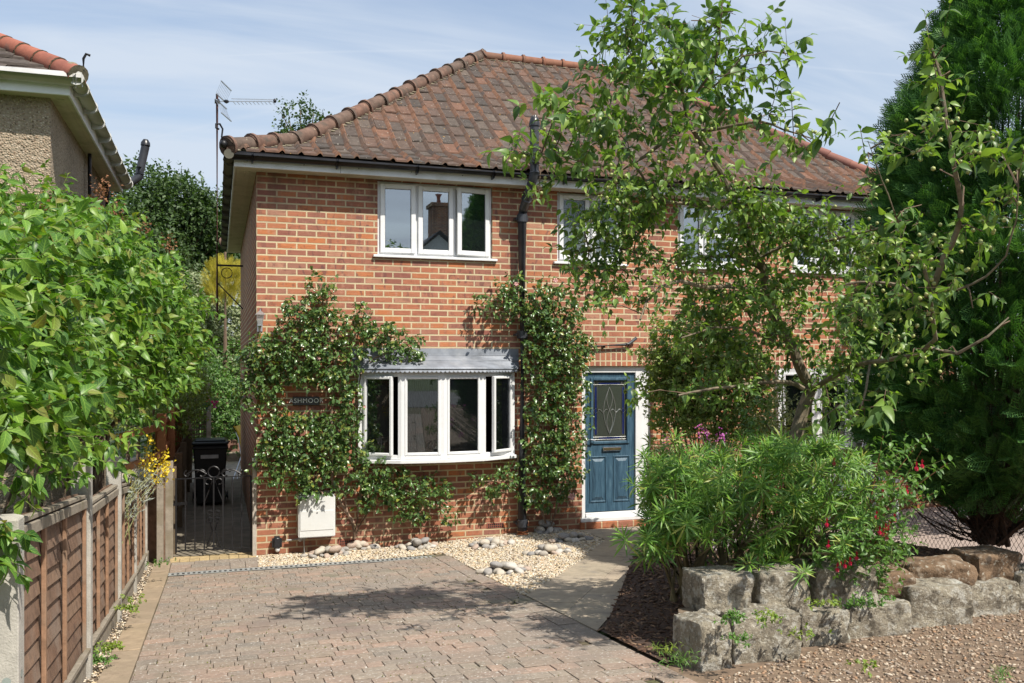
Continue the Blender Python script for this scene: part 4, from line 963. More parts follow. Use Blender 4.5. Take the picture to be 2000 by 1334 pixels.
# ------------------------------------------------------------------ panel fence with concrete posts
FN=thing('panel_fence','brown lap panel fence between ribbed concrete posts along the driveway','fence',(-1.2,-3.5,0))
FX=-1.19;posts=[(-6.83,1.60,.11),(-4.80,1.66,.10),(-3.05,1.47,.095),(-1.62,1.12,.085),(-.30,1.0,.075)]
for (y,zt,wd) in posts:
    m=MB();g=G(FX,y)-.1;m.add([(FX-.055,y-wd/2,g),(FX+.05,y-wd/2,g),(FX+.05,y+wd/2,g),(FX-.055,y+wd/2,g),(FX-.055,y-wd/2,zt-.012),(FX+.05,y-wd/2,zt-.012),(FX+.05,y+wd/2,zt-.012),(FX-.055,y+wd/2,zt-.012),(FX-.02,y-wd/4,zt),(FX+.02,y-wd/4,zt),(FX+.02,y+wd/4,zt),(FX-.02,y+wd/4,zt)],
      [(0,1,5,4),(1,2,6,5),(2,3,7,6),(3,0,4,7),(4,5,9,8),(5,6,10,9),(6,7,11,10),(7,4,8,11),(8,9,10,11)])
    ps=m.build('post',CONC,FN,bevel=.004)
    if y<-6:
        m=MB()
        for z in (1.47,.99): m.tube([(FX+.052,y,z),(FX+.046,y,z)],.016,10)
        m.tube([(FX+.01,y-.056,1.46),(FX+.01,y-.053,1.46)],.012,10);m.tube([(FX+.01,y-.058,.98),(FX+.01,y-.053,.98)],.016,10)
        m.build('bolt',M_plain('bolt_zinc',(.35,.40,.38),.5,.3),ps)
ptop=[(1.56,1.40),(1.33,1.24),(1.22,1.09),(1.08,.96)]
rr=random.Random(12)
for i in range(4):
    y0=posts[i][0]+posts[i][2]/2;y1=posts[i+1][0]-posts[i+1][2]/2;zt0,zt1=ptop[i];gb=.16
    m=MB();n=9
    for k in range(n+1):
        t0=k/(n+1);
        b0=G(FX,y0)+gb;b1=G(FX,y1)+gb;za=b0+(zt0-b0)*t0;zb=b1+(zt1-b1)*t0;h0=(zt0-b0)/(n+1)*1.2;h1=(zt1-b1)/(n+1)*1.2
        xo=rr.uniform(-.004,.004);seg=6;vs=[]
        for s in range(seg+1):
            u=s/seg;y=y0+(y1-y0)*u;zz=za+(zb-za)*u+.006*math.sin(u*7+k);hh_=h0+(h1-h0)*u
            vs+=[(FX+.012+xo,y,zz),(FX-.006+xo,y,zz+hh_),(FX+.002+xo,y,zz-.0),(FX-.016+xo,y,zz+hh_)]
        fs=[]
        for s in range(seg): a=4*s;b=4*(s+1);fs+=[(a,b,b+1,a+1),(a+2,a+3,b+3,b+2),(a,a+2,b+2,b),(a+1,b+1,b+3,a+3)]
        m.add(vs,fs)
    pn=m.build('fence_panel',WOOD,FN)
    for u in (.03,.3,.6,.97):
        y=y0+(y1-y0)*u;zb=G(FX,y)+gb;zt=zt0+(zt1-zt0)*u-.03
        m=MB();wv=rr.uniform(.016,.02);m.box(FX+.014,FX+.034,y-wv,y+wv,zb,zt);m.build('batten',BATT,pn,bevel=.003)
    m=MB();m.bar((FX+.005,y0+.01,zt0),(FX+.005,y1-.01,zt1),.05,.022,up=(0,0,1));m.bar((FX+.028,y0+.01,zt0-.045),(FX+.028,y1-.01,zt1-.045),.02,.05,up=(0,0,1));m.build('top_rail',WGREY,pn,bevel=.003)
    m=MB();m.bar((FX+.012,y0,G(FX,y0)+.07),(FX+.012,y1,G(FX,y1)+.07),.03,.17,up=(0,0,1));m.bar((FX+.04,y0+.03,G(FX,y0)+.165),(FX+.04,y1-.03,G(FX,y1)+.165),.03,.03,up=(0,0,1));m.build('gravel_board',WGREY,FN,bevel=.004)
m=MB()
for k in range(9): m.box(FX+.01-.0,FX+.03,-.255,.12,.12+k*.093,.12+k*.093+.088)
pn=m.build('fence_panel',WOOD,FN)
m=MB();m.box(FX+.031,FX+.05,-.25,.12,.90,.96);m.box(FX+.0,FX+.04,-.25,.12,-.02,.115);m.build('gravel_board',WGREY,FN,bevel=.004)
m=MB();m.box(FX+.03,-.98,.12,.15,-.02,.95);m.build('end_board',WOOD,FN)
# old grey passage fence, new orange fence above it
t=thing('passage_fence','low weathered dark fence along the side passage behind the gate','fence',(-.98,3,0))
m=MB();y=.42
rr=random.Random(4)
while y<7.0:
    m.box(-.985,-.965,y,y+.12,.02,.92+rr.uniform(-.015,.015));y+=.127
m.build('fence_board',DKWOOD,t)
for y in (.36,2.2,4.0,5.8,7.05): m=MB();m.box(-.965,-.875,y,y+.08,-.05,1.0);m.build('post',DKWOOD,t)
m=MB()
for z in (.25,.8): m.box(-.964,-.93,.44,7.0,z,z+.06)
m.build('rail',DKWOOD,t)
t=thing('new_timber_fence','new orange timber fence with rails rising behind the grey passage fence','fence',(-1.1,2.5,.6))
m=MB();y=.66
while y<5.6:
    m.box(-1.12,-1.10,y,y+.10,.7,1.55-.02*y);y+=.106
m.build('fence_board',ORWOOD,t)
for y in (.58,3.0,5.55): m=MB();m.box(-1.10,-1.0,y,y+.09,-.05,1.62-.012*y);m.build('post',ORWOOD,t,bevel=.004)
m=MB()
for z in (.78,1.13,1.48): m.bar((-1.075,.67,z),(-1.075,5.6,z-.09),.04,.05,up=(0,0,1))
m.build('rail',ORWOOD,t)
m=MB()
for z in (.80,1.13,1.46): m.bar((-1.07,.58,z),(-1.34,-.9,z+.0),.045,.07,up=(0,0,1))
m.build('rail',ORWOOD,t)
# gate posts and iron gate
t=thing('timber_gate_post','grey weathered timber post holding the gate latch beside the panel fence','post',(-.93,.16,0))
m=MB();m.box(-.985,-.90,.12,.20,-.05,1.10);m.build('post_shaft',WGREY,t,bevel=.004)
m=MB();m.box(-1.06,-.99,-.1,-.03,-.05,.97);m.build('post_shaft',WGREY,t,bevel=.004)
t=thing('pale_gate_post','slim pale grey gate post against the corner of the brick wall','post',(-.05,.02,0))
q0=onY(493,1000,-.02)[0];q1=onY(501,1000,-.02)[0]
m=MB();m.box(q0,q1,-.03,.02,-.02,1.08);m.build('post_shaft',M_multi('pale_post',[(.42,.38,.33)],.85,20,.3,.5,50),t,bevel=.003)
m=MB();m.box(q0-.004,q1+.004,-.034,.024,1.081,1.12);m.build('post_cap',GUTW,t,bevel=.004)
GT=thing('iron_gate','low black wrought iron gate with scrollwork closing the side passage','gate',(-.87,.16,.05))
A=Vector((-.87,.17,0));B=Vector((-.06,.03,0));d=(B-A).normalized();L=(B-A).length
def gp(u,z): p=A+d*u;return (p.x,p.y,z)
m=MB();m.bar(gp(0,.06),gp(0,.90),.02);m.bar(gp(L,.08),gp(L,.91),.02);m.bar(gp(0,.89),gp(L,.915),.018,.012);m.bar(gp(0,.075),gp(L,.095),.018,.012);m.build('gate_frame',IRON,GT)
for k in range(1,8):
    u=L*k/8;m=MB();m.bar(gp(u,.08),gp(u,.90),.016);m.build('gate_bar',IRON,GT)
def arc(cx,cz,r,a0,a1,n=18,sp=0): return [gp(cx+(r-sp*i/n)*math.cos(a0+(a1-a0)*i/n),cz+(r-sp*i/n)*math.sin(a0+(a1-a0)*i/n)) for i in range(n+1)]
m=MB();c=L/2;m.tube(arc(c,.965,.062,0,6.28),.009,6)
for s in (-1,1):
    m.tube(arc(c+s*.13,.945,.055,1.57-s*1.3,1.57+s*4.0 if s>0 else 1.57-4.0,20,.03),.009,6)
    m.tube([gp(c+s*(.06+.24*i/12),.93+.06*math.sin(i/12*3.0)) for i in range(13)],.009,6)
    m.tube(arc(c+s*.29,.945,.04,1.57,1.57-s*4.8,18,.022),.009,6)
    m.tube(arc(c+s*.06,.85,.045,1.57+s*1.2,1.57+s*1.2-s*4.5,18,.02),.008,6)
    m.tube([gp(c+s*.015,.86),gp(c+s*.05,.76),gp(c+s*.11,.6)],.007,5);m.tube([gp(c+s*.06,.46),gp(c+s*.015,.3),gp(c+s*.08,.1)],.007,5)
    for zc in (.50,.42): m.tube(arc(c+s*.04,zc,.03,0,6.0,14,.012),.008,5)
    m.tube(arc(c+s*.05,.15,.03,0,6.0,14,.012),.005,5)
m.build('scroll',IRON,GT,smooth=True)
m=MB();m.bar(gp(-.07,.60),gp(.12,.615),.02,.03);m.tube([gp(.04,.6),(gp(.04,.6)[0],gp(.04,.6)[1]-.06,.60)],.007,6);m.build('latch',IRON,GT)
# drain channel
t=thing('drain_channel','narrow slotted metal drain channel across the top of the driveway','drain',(.5,-.73,0))
m=MB();m.box(-1.06,2.05,-.80,-.69,-.02,.010);m.build('channel_body',M_plain('black_slot',(.01,.01,.01),.9),t)
m=MB();x=-1.06
GALV=M_plain('galvanised',(.42,.43,.42),.5,.4,var=.15)
while x<2.04: m.box(x,min(x+.026,2.05),-.797,-.693,.0105,.016);x+=.052
m.box(-1.06,2.05,-.80,-.785,.0106,.0165);m.box(-1.06,2.05,-.705,-.69,.0106,.0165);m.build('grate',GALV,t)
# bins, pots, chair, bench
t=thing('wheelie_bin','black wheelie bin with white label strip and lidded top in the side passage','bin',(-.52,4.3,0))
bx,by=-.53,4.25
m=MB();lo=[(bx-.2,by-.22),(bx+.2,by-.22),(bx+.2,by+.22),(bx-.2,by+.22)];hi=[(bx-.25,by-.28),(bx+.25,by-.28),(bx+.25,by+.28),(bx-.25,by+.28)]
m.add([(x,y,.04) for x,y in lo]+[(x,y,.95) for x,y in hi],[(3,2,1,0),(4,5,6,7)]+[(k,(k+1)%4,4+(k+1)%4,4+k) for k in range(4)]);m.box(bx-.265,bx+.265,by-.295,by+.295,.88,.93);BINM=M_plain('bin_plastic',(.008,.009,.010),.45);m.build('bin_body',BINM,t,bevel=.015)
m=MB();m.box(bx-.27,bx+.27,by-.31,by+.29,.955,1.0);m.box(bx-.23,bx+.23,by-.27,by+.2,1.001,1.03);m.tube([(bx-.26,by+.33,.98),(bx+.26,by+.33,.98)],.02,8);m.build('lid',M_plain('bin_lid',(.012,.022,.024),.4),t,bevel=.015)
m=MB();m.box(bx-.14,bx+.12,by-.30,by-.285,.745,.80);m.build('label_strip',GUTW,t)
for s in (-1,1): m=MB();m.tube([(bx+s*.22,by+.26,.1),(bx+s*.27,by+.26,.1)],.1,16);m.build('wheel',BLACKP,t)
TR=thing('trellis_screen','dark square trellis panel with a pale timber post at the passage end','trellis',(-.7,8.3,0))
tx0=at(375,760,18.6);tx1=at(401,760,18.9)
m=MB();x0,y0,x1,y1=tx0[0],tx0[1],tx1[0]+.02,tx1[1]
for k in range(7):
    u=k/6;m.bar((x0+(x1-x0)*u,y0+(y1-y0)*u,.3),(x0+(x1-x0)*u,y0+(y1-y0)*u,1.72),.025,.02)
for k in range(14): z=.35+k*.1;m.bar((x0,y0,z),(x1,y1,z),.02,.025)
m.build('lattice',DKWOOD,TR)
m=MB();m.bar((x0-.06,y0,0),(x0-.06,y0,1.62),.09);m.build('post',DKWOOD,TR)
m=MB();m.bar((x1+.05,y1-.05,0),(x1+.05,y1-.05,1.82),.09);m.build('post',WGREY,TR)
potlist=[((404,795),'green',(.02,.10,.09),'small dark green hanging pot on the trellis post'),((419,789),'pink',(.5,.02,.17),'small magenta hanging pot of flowers beside the trellis post')]
PG=[]
for (pxy,nm,colr,lb) in potlist:
    q=at(pxy[0],pxy[1]+8,18.5);t=thing('hanging_pot',lb,'plant pot',q,group='pots hanging by the trellis')
    m=MB();m.lathe(q,[(.05,0),(.075,.12),(.085,.125),(.085,.15),(.07,.15)],12);m.build('pot_body',M_plain('pot_'+nm,colr,.4),t,smooth=True)
    m=MB();m.tube([(q[0]-.07,q[1],q[2]+.15),(q[0]-.07,q[1]+.02,q[2]+.3)],.004,5);m.build('hook',IRON,t);PG.append((t,q))
t=thing('garden_chair','folding garden chair with yellow cushion leaning beyond the house corner','chair',at(470,930,18.0))
m=MB();a=Vector(at(457,833,17.6));b=Vector(at(474,884,17.4));a1=a+Vector((.15,.5,0));pts=[]
mid=(a+b)/2+Vector((.035,0,.05))
for sgn,nm,mt_,off in ((0,'cushion',M_plain('yellow_fabric',(.62,.42,.03),.8),0),(1,'frame_rail',SILV,-.03)):
    m=MB();m.tube([a+Vector((off,0,off)),(a+mid)/2+Vector((.012+off,0,.012+off)),mid+Vector((off,0,off)),b+Vector((off,0,off))],.022 if not sgn else .012,8)
    m.tube([a1+Vector((off,0,off)),mid+Vector((.15+off,.5,off)),b+Vector((.15+off,.5,off))],.022 if not sgn else .012,8)
    if not sgn:
        A=[a,(a+mid)/2,mid,b];m.add([tuple(p) for p in A]+[tuple(p+Vector((.15,.5,0))) for p in A],[(k,k+1,k+5,k+4) for k in range(3)])
    m.build(nm,mt_,t,smooth=True)
m=MB();c=Vector(at(452,945,17.2));m.tube([b,c],.012,6);m.tube([b+Vector((.03,0,-.05)),c+Vector((.08,.1,-.02))],.012,6);m.tube([b+Vector((.15,.5,0)),c+Vector((.15,.5,0))],.012,6);m.build('leg',SILV,t,smooth=True)
t=thing('patio_step','low brown brick step with stone risers beyond the side passage','step',(-.3,10,0))
a=at(415,893,20.5);b=at(478,893,20.5)
m=MB();m.box(a[0]-.3,b[0]+1.5,a[1]-.1,a[1]+.5,-.05,.17);m.build('stone_riser',SLAB,t,bevel=.01)
m=MB();m.box(a[0]-.3,b[0]+1.5,a[1]+.5,a[1]+.9,-.05,.42);m.build('brick_upstand',M_plain('brown_brick',(.19,.10,.075),.8),t,bevel=.01)
t=thing('white_bench','white slatted garden bench standing under the far right window','bench',(7.6,-.6,.1))
m=MB();zb=.12
for k in range(13): m.box(7.12+k*.085,7.16+k*.085,-.42,-.40,.55,.86)
m.box(7.08,8.24,-.43,-.39,.861,.93);m.box(7.08,8.24,-.43,-.39,.49,.549);m.build('backrest',WHITED,t)
m=MB()
for k in range(4): m.box(7.1,8.22,-.9+k*.12,-.8+k*.12,.44,.47)
m.build('seat',WHITED,t)
for x in (7.1,8.16):
    for y in (-.88,-.44): m=MB();m.box(x,x+.06,y,y+.06,.08,.44);m.build('leg',WHITED,t)
    m=MB();m.box(x,x+.06,-.9,-.44,.62,.66);m.build('armrest',WHITED,t)
# ------------------------------------------------------------------ chain link fence
CF=thing('chain_link_fence','rusty chain link fence between the shrubs and the paved forecourt','fence',(5.37,-3,0))
m=MB();y0,y1=-5.75,-.35;wz0=lambda y:G(5.37,y)+.05;hgt=1.12;dl=.045
RW=M_plain('rusted_wire',(.10,.07,.055),.7,.3,var=.3,scale=30)
n=int((y1-y0)/dl)
for k in range(n):
    for s in (-1,1):
        p=(5.37,y0+k*dl,wz0(y0)+.0);run=hgt*.70
        ya=y0+k*dl;yb=ya+s*run
        if s<0: ya,yb=ya+0,yb
        # clip
        za=.0;zb=hgt
        if yb>y1: zb=(y1-ya)/run*hgt;yb=y1
        if yb<y0: zb=(ya-y0)/run*hgt;yb=y0
        if zb>.02: m.tube([(5.37+s*.0015,ya,wz0(ya)),(5.37+s*.0015,yb,wz0(yb)+zb)],.0019,3,False)
    # right-leaning strands starting from the side edges
for k in range(int(hgt/.0643)):
    z=k*.0643
    for s,ys in ((1,y0),(-1,y1)):
        L=(hgt-z)*.70;m.tube([(5.37,ys,wz0(ys)+z),(5.37,ys+s*L,wz0(ys+s*L)+hgt)],.0019,3,False)
m.build('wire_mesh',RW,CF)
m=MB();
for zz in (.02,hgt): m.tube([(5.37,y0,wz0(y0)+zz),(5.37,(y0+y1)/2,wz0((y0+y1)/2)+zz),(5.37,y1,wz0(y1)+zz)],.003,4)
m.build('line_wire',RW,CF)
for y in (-5.8,-3.5,-1.6): m=MB();m.box(5.38,5.45,y-.035,y+.035,G(5.4,y)-.05,G(5.4,y)+1.22);m.build('post',CONC,CF,bevel=.006)
# ------------------------------------------------------------------ retaining wall of reused stone blocks
stm,snt,spp,so=newmat('stone_block');sv=tex(snt);isl=island(snt)
scol=ramp(snt,nz(snt,sv,6,6,.7),[(.28,(.14,.12,.09)),(.5,(.31,.27,.205)),(.7,(.46,.41,.31))])
scol=mix(snt,ramp(snt,nz(snt,sv,16,5,.65),[(.52,0.),(.60,.85)]),scol,(.52,.50,.44))
scol=mix(snt,ramp(snt,nz(snt,sv,42,4,.7),[(.55,0.),(.62,.7)]),scol,(.60,.57,.48))
scol=mix(snt,ramp(snt,nz(snt,sv,33,4,.7,.5),[(.58,0.),(.66,.8)]),scol,(.08,.07,.06))
scol=mix(snt,ramp(snt,nz(snt,sv,9,4,.6),[(.57,0.),(.66,.85)]),scol,(.09,.075,.055))
vr=snt.nodes.new('ShaderNodeTexVoronoi');vr.inputs['Scale'].default_value=7;snt.links.new(sv,vr.inputs['Vector'])
scol=mix(snt,mth(snt,'MULTIPLY',ramp(snt,vr.outputs['Distance'],[(.13,1.),(.17,0.)]),ramp(snt,nz(snt,sv,3,2),[(.5,0.),(.56,1.)])),scol,(.55,.56,.50))
setc(snt,spp,scol);spp.inputs['Roughness'].default_value=.95;bump(snt,spp,mth(snt,'ADD',nz(snt,sv,26,8,.78),mth(snt,'MULTIPLY',nz(snt,sv,7,4,.7),1.5)),1.,.035)
def stone(name,c,half,rot,seed,mat,parent=None,rough=.06,cuts=7,p=5.,**kw):
    bm=bmesh.new();bmesh.ops.create_cube(bm,size=2);bmesh.ops.subdivide_edges(bm,edges=bm.edges,cuts=cuts,use_grid_fill=True)
    off=Vector((seed*3.1,seed*1.7,seed*.9));M=Matrix.Rotation(rot[2],3,'Z')@Matrix.Rotation(rot[1],3,'Y')@Matrix.Rotation(rot[0],3,'X')
    for v in bm.verts:
        q=v.co.copy()
        if p<10: n=(abs(q.x)**p+abs(q.y)**p+abs(q.z)**p)**(1/p);q=q/n*1.06
        else:
            k=sum(abs(c_)>.99 for c_ in q)
            if k>1: q*=(.965 if k==2 else .93)+noise.noise(q*4+off)*.035
            q.x+=noise.noise(q*1.1+off)*.07;q.z+=noise.noise(q*1.3-off)*.07;q.y+=noise.noise(q*2.2+off*2)*.12+noise.noise(q*6+off)*.05
        d=noise.noise(q*1.2+off)*.12+noise.noise(q*3.+off)*.05+noise.noise(q*8+off)*.025
        q=q*(1+d*rough/.06);v.co=M@Vector((q.x*half[0],q.y*half[1],q.z*half[2]))+Vector(c)
    me=bpy.data.meshes.new(name);bm.to_mesh(me);bm.free();me.polygons.foreach_set('use_smooth',[True]*len(me.polygons));me.set_sharp_from_angle(angle=R(38));return link(name,me,mat,parent,**kw)
RW_=thing('stone_retaining_wall','low dry wall of large weathered stone blocks holding up the shrub bed','stone wall',(3.6,-5.8,.4))
BSTM=M_multi('brown_shaded_stone',[(.14,.09,.055),(.18,.12,.075)],.95,9,.6,1.,24,[(14,.55,.66,(.25,.20,.15)),(30,.60,.68,(.36,.33,.27)),(8,.58,.7,(.08,.06,.045))],bd=.02)  # brown stone, also darkening the wall's right end in place of conifer shade
blocks=[ # x0,x1 px ; y top, y bottom px ; depth ; half thickness
 (1372,1477,1130,1203,5.45,.15),(1480,1590,1122,1212,5.62,.15),(1588,1722,1110,1196,5.85,.16),(1722,1800,1122,1170,6.15,.14),(1786,1912,1103,1166,6.4,.15),(1905,1995,1085,1150,6.6,.16),
 (1366,1434,1222,1316,5.14,.14),(1424,1572,1208,1284,5.32,.15),(1566,1668,1203,1248,5.66,.14),(1655,1790,1188,1246,5.85,.14),(1775,1906,1150,1220,6.12,.15),(1895,1998,1145,1205,6.4,.15),(1990,2090,1120,1190,6.6,.15)]
for i,(x0,x1,y0,y1,D,th) in enumerate(blocks):
    a=Vector(at(x0,(y0+y1)/2,D));b=Vector(at(x1,(y0+y1)/2,D+.10));zt=at(x0,y0,D)[2];zb=at(x0,y1,D)[2]-.015;d=b-a;ang=math.atan2(d.y,d.x)
    n_=Vector((-d.y,d.x,0)).normalized();c=(a+b)/2+n_*th;zb-=.10 if i>=6 else 0;c.z=(zt+zb)/2;d=d*random.uniform(.915,.95);c=c-n_*random.uniform(-.02,.03)
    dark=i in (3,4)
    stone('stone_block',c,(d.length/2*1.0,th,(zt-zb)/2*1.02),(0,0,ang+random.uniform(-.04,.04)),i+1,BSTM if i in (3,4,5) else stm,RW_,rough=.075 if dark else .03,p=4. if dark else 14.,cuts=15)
m=MB();a=Vector((2.25,-5.9,0));b=Vector((5.3,-5.25,0))
m.add([(2.25,-5.80,.3),(5.6,-5.10,.3),(5.6,-5.0,.3),(2.3,-5.7,.3),(2.25,-5.80,.66),(5.6,-5.1,.70),(5.6,-5.0,.70),(2.3,-5.7,.66)],[(0,3,2,1),(4,5,6,7),(0,1,5,4),(1,2,6,5),(2,3,7,6),(3,0,4,7)])
m.build('earth_backing',SOIL,RW_)
# ------------------------------------------------------------------ loose stone: gravel, chips, cobbles
def ico(sub=1):
    bm=bmesh.new();bmesh.ops.create_icosphere(bm,subdivisions=sub,radius=1);bmesh.ops.triangulate(bm,faces=bm.faces);bm.verts.ensure_lookup_table()
    V=np.array([v.co[:] for v in bm.verts]);T=np.array([[v.index for v in f.verts] for f in bm.faces]);bm.free();return V,T,np.zeros((len(V),2))
ICO=ico(1)
def inpoly(x,y,poly):
    c=False;n=len(poly)
    for i in range(n):
        x1,y1=poly[i];x2,y2=poly[(i+1)%n]
        if (y1>y)!=(y2>y) and x<(x2-x1)*(y-y1)/(y2-y1)+x1: c=not c
    return c
def scatter(name,poly,n,smin,smax,mat,zf,seed,flat=.6,lab=None,cat=None,dens=None,kind='stuff',long=1.):
    r=np.random.default_rng(seed);xs=[p[0] for p in poly];ys=[p[1] for p in poly];P=[]
    while len(P)<n:
        x=r.uniform(min(xs),max(xs));y=r.uniform(min(ys),max(ys))
        if inpoly(x,y,poly) and (dens is None or r.uniform()<dens(x,y)): P.append((x,y,zf(x,y)))
    P=np.array(P);k=len(P);a=r.uniform(0,6.28,k);s=r.uniform(0,1,k)**2*(smax-smin)+smin
    D=np.stack([np.cos(a),np.sin(a),r.normal(0,.25,k)],1);N=np.stack([r.normal(0,.3,k),r.normal(0,.3,k),np.ones(k)],1)
    P[:,2]+=s*flat*.4+r.uniform(0,.006,k)
    S=np.stack([s*long*r.uniform(.9,1.4,k),s*r.uniform(.6,1,k),s*flat*r.uniform(.6,1.1,k)],1)
    V,T,U=ICO;rv=V*(1+r.normal(0,.12,(len(V),1)))
    return leafs(name,P,D,N,S,(rv,T,U),mat,smooth=False,label=lab,cat=cat,kind=kind)
GRAV=M_multi('gravel_stones',[(.60,.50,.34),(.48,.37,.23),(.66,.60,.48),(.36,.27,.19),(.70,.65,.56),(.52,.37,.22),(.42,.39,.34),(.62,.54,.40),(.28,.23,.18)],.8,40,.3,0)
scatter('gravel',gravel_poly,15500,.009,.019,GRAV,G,1,lab='pale golden gravel spread below the bow window',cat='gravel')
GRAV2=M_multi('forecourt_stones',[(.30,.21,.14),(.24,.165,.115),(.46,.38,.29),(.18,.125,.09),(.52,.45,.36),(.32,.19,.11),(.22,.19,.165),(.34,.26,.18),(.26,.18,.12)],.85,40,.3,0)
fpoly=[(2.07,-8.6),(2.07,-6.35),(3.5,-5.85),(6.5,-5.0),(7,-6),(5,-8.6)]
scatter('forecourt_gravel',fpoly,15000,.005,.016,GRAV2,lambda x,y:G(x,y)-.014,2,lab='brown and cream stones scattered over bare soil in the foreground',cat='gravel')
scatter('edge_grit',[(-1.17,-8),(-1.06,-8),(-1.06,-.1),(-1.17,-.1)],1500,.005,.013,GRAV,lambda x,y:G(x,y)-.006,5,lab='pale grit along the foot of the panel fence',cat='grit')
BARK=M_multi('bark_chips',[(.13,.07,.045),(.06,.034,.024),(.20,.12,.075),(.085,.045,.032),(.26,.17,.11),(.045,.027,.02)],.85,40,.3,0)
scatter('bark_chips',bed_poly,9000,.007,.02,BARK,bedz,3,flat=.35,long=1.7,lab='dark bark mulch chips covering the shrub bed',cat='mulch')
# cobbles in heaps
CB=M_multi('cobble',[(.36,.33,.29),(.45,.40,.33),(.27,.26,.25),(.50,.46,.41),(.40,.32,.27),(.22,.22,.22),(.44,.36,.28)],.75,14,.25,.4,40,[(10,.62,.72,(.5,.49,.45))])
cm=[]
for k in range(6):
    bm=bmesh.new();bmesh.ops.create_icosphere(bm,subdivisions=3,radius=1)
    for v in bm.verts:
        q=v.co.copy();v.co=q*(1+noise.noise(q*.9+Vector((k*5,0,0)))*.22)
        v.co.x*=1.18;v.co.z*=.68
    me=bpy.data.meshes.new('cobble_shape');bm.to_mesh(me);bm.free();me.polygons.foreach_set('use_smooth',[True]*len(me.polygons));me.materials.append(M_multi('cobble_%d'%k,[[(.36,.33,.29)],[(.47,.42,.35)],[(.26,.25,.245)],[(.50,.47,.43)],[(.41,.32,.26)],[(.31,.29,.27)]][k],.75,9,.35,.4,40,[(10,.6,.7,(.5,.49,.45))]));cm.append(me)
heaps=[((689,1064),.36,.16,20,'rounded cobble in the heap around the left rose stem'),((638,1086),.36,.12,18,'rounded cobble in the low heap in front of the meter box'),((817,1070),.30,.12,18,'rounded cobble in the heap below the middle of the bow window'),
 ((958,1067),.34,.13,20,'rounded cobble in the pale heap left of the black pipe foot'),((1068,1040),.20,.14,16,'rounded cobble in the stacked heap around the right rose stem'),((1115,1057),.34,.10,18,'rounded cobble in the scattered heap nearest the front door'),
 ((1072,1082),.34,.10,18,'rounded cobble in the heap midway along the gravel triangle'),((983,1119),.34,.14,22,'rounded cobble in the heap nearest the driveway edge')]
rr=random.Random(21)
def ongr(px,py):
    d=ray(px,py);t=1.5
    while t<40:
        p=[CAM[i]+t*d[i] for i in range(3)]
        if p[2]<G(p[0],p[1]): return p
        t+=.02
for hi,((px,py),rx,ry,n,lb) in enumerate(heaps):
    c=ongr(px,py)
    for k in range(n):
        u=math.sqrt((k+.5)/n);a=k*2.4+hi;s=rr.uniform(.028,.048) if k>2 else .055
        x=c[0]+rx*.8*u*math.cos(a);y=c[1]+ry*1.15*u*math.sin(a)
        y=min(y,-.05)
        lift=(.05 if u<.45 else 0)+(.04 if hi==4 and u<.6 else 0)
        o=bpy.data.objects.new('cobble',cm[rr.randrange(6)]);COL.objects.link(o)
        o.location=(x,y,G(x,y)+s*.5+lift*rr.uniform(.6,1));o.scale=(s*rr.uniform(.9,1.3),s,s*rr.uniform(.9,1.2));o.rotation_euler=(rr.uniform(-.4,.4),rr.uniform(-.4,.4),rr.uniform(0,6.28))
        setp(o,lb,'cobble',lb.replace('rounded cobble in','cobbles of'))
# ------------------------------------------------------------------ vegetation
LF_DOG=M_leaf('dogwood_leaf',[(.035,.095,.025),(.075,.17,.03),(.13,.26,.042),(.05,.12,.027),(.23,.36,.055),(.09,.19,.033),(.055,.13,.03),(.17,.29,.045),(.20,.16,.05)],.40,.33,vein=.45,spec=.35)
LF_ROSE=M_leaf('rose_leaf',[(.06,.12,.045),(.11,.20,.055),(.06,.12,.045),(.15,.25,.065),(.09,.17,.05),(.07,.13,.045),(.12,.21,.055),(.06,.12,.045),(.24,.26,.05),(.10,.16,.05)],.28,.22,vein=.2,spec=.6)
LF_APP=M_leaf('apple_leaf',[(.05,.10,.032),(.11,.20,.045),(.20,.32,.055),(.06,.115,.035),(.14,.24,.05),(.26,.37,.065),(.08,.15,.04)],.42,.32,vein=.3)
LF_SP=M_leaf('spurge_leaf',[(.06,.145,.03),(.11,.24,.04),(.20,.36,.05),(.07,.17,.035),(.15,.30,.045),(.055,.12,.03),(.26,.39,.06),(.09,.19,.035),(.32,.32,.06)],.42,.25,vein=.35)
LF_FU=M_leaf('fuchsia_leaf',[(.05,.12,.025),(.08,.18,.03),(.12,.23,.045),(.06,.14,.03)],.45,.3,vein=.3)
LF_LIME=M_leaf('small_lime_leaf',[(.11,.18,.04),(.20,.28,.06),(.30,.36,.09),(.10,.16,.04),(.25,.31,.08)],.45,.28,vein=0)
LF_VAR=M_leaf('variegated_leaf',[(.16,.19,.06),(.40,.40,.19),(.10,.14,.05),(.48,.47,.25),(.22,.25,.10)],.5,.25,vein=0)
LF_CON=M_leaf('conifer_spray',[(.028,.085,.028),(.055,.145,.04),(.11,.25,.058),(.035,.10,.03),(.075,.18,.048),(.15,.30,.07)],.5,.2,vein=0,spec=.3)
LF_GOLD=M_leaf('golden_spray',[(.40,.36,.04),(.55,.48,.06),(.22,.21,.03)],.6,.25,tcol=(1.3,1.2,.5),vein=0)
LF_BG=M_leaf('distant_leaf',[(.035,.065,.022),(.055,.10,.03),(.075,.13,.035),(.03,.06,.02)],.55,.25,vein=0)
LF_BG2=M_leaf('hedge_leaf',[(.06,.13,.04),(.10,.20,.045),(.14,.26,.06),(.05,.11,.035)],.5,.25,vein=0)
LF_WIL=M_leaf('grey_green_leaf',[(.17,.21,.11),(.26,.30,.16),(.34,.38,.22),(.14,.19,.08)],.6,.3,tcol=(1.2,1.35,.7),vein=0)
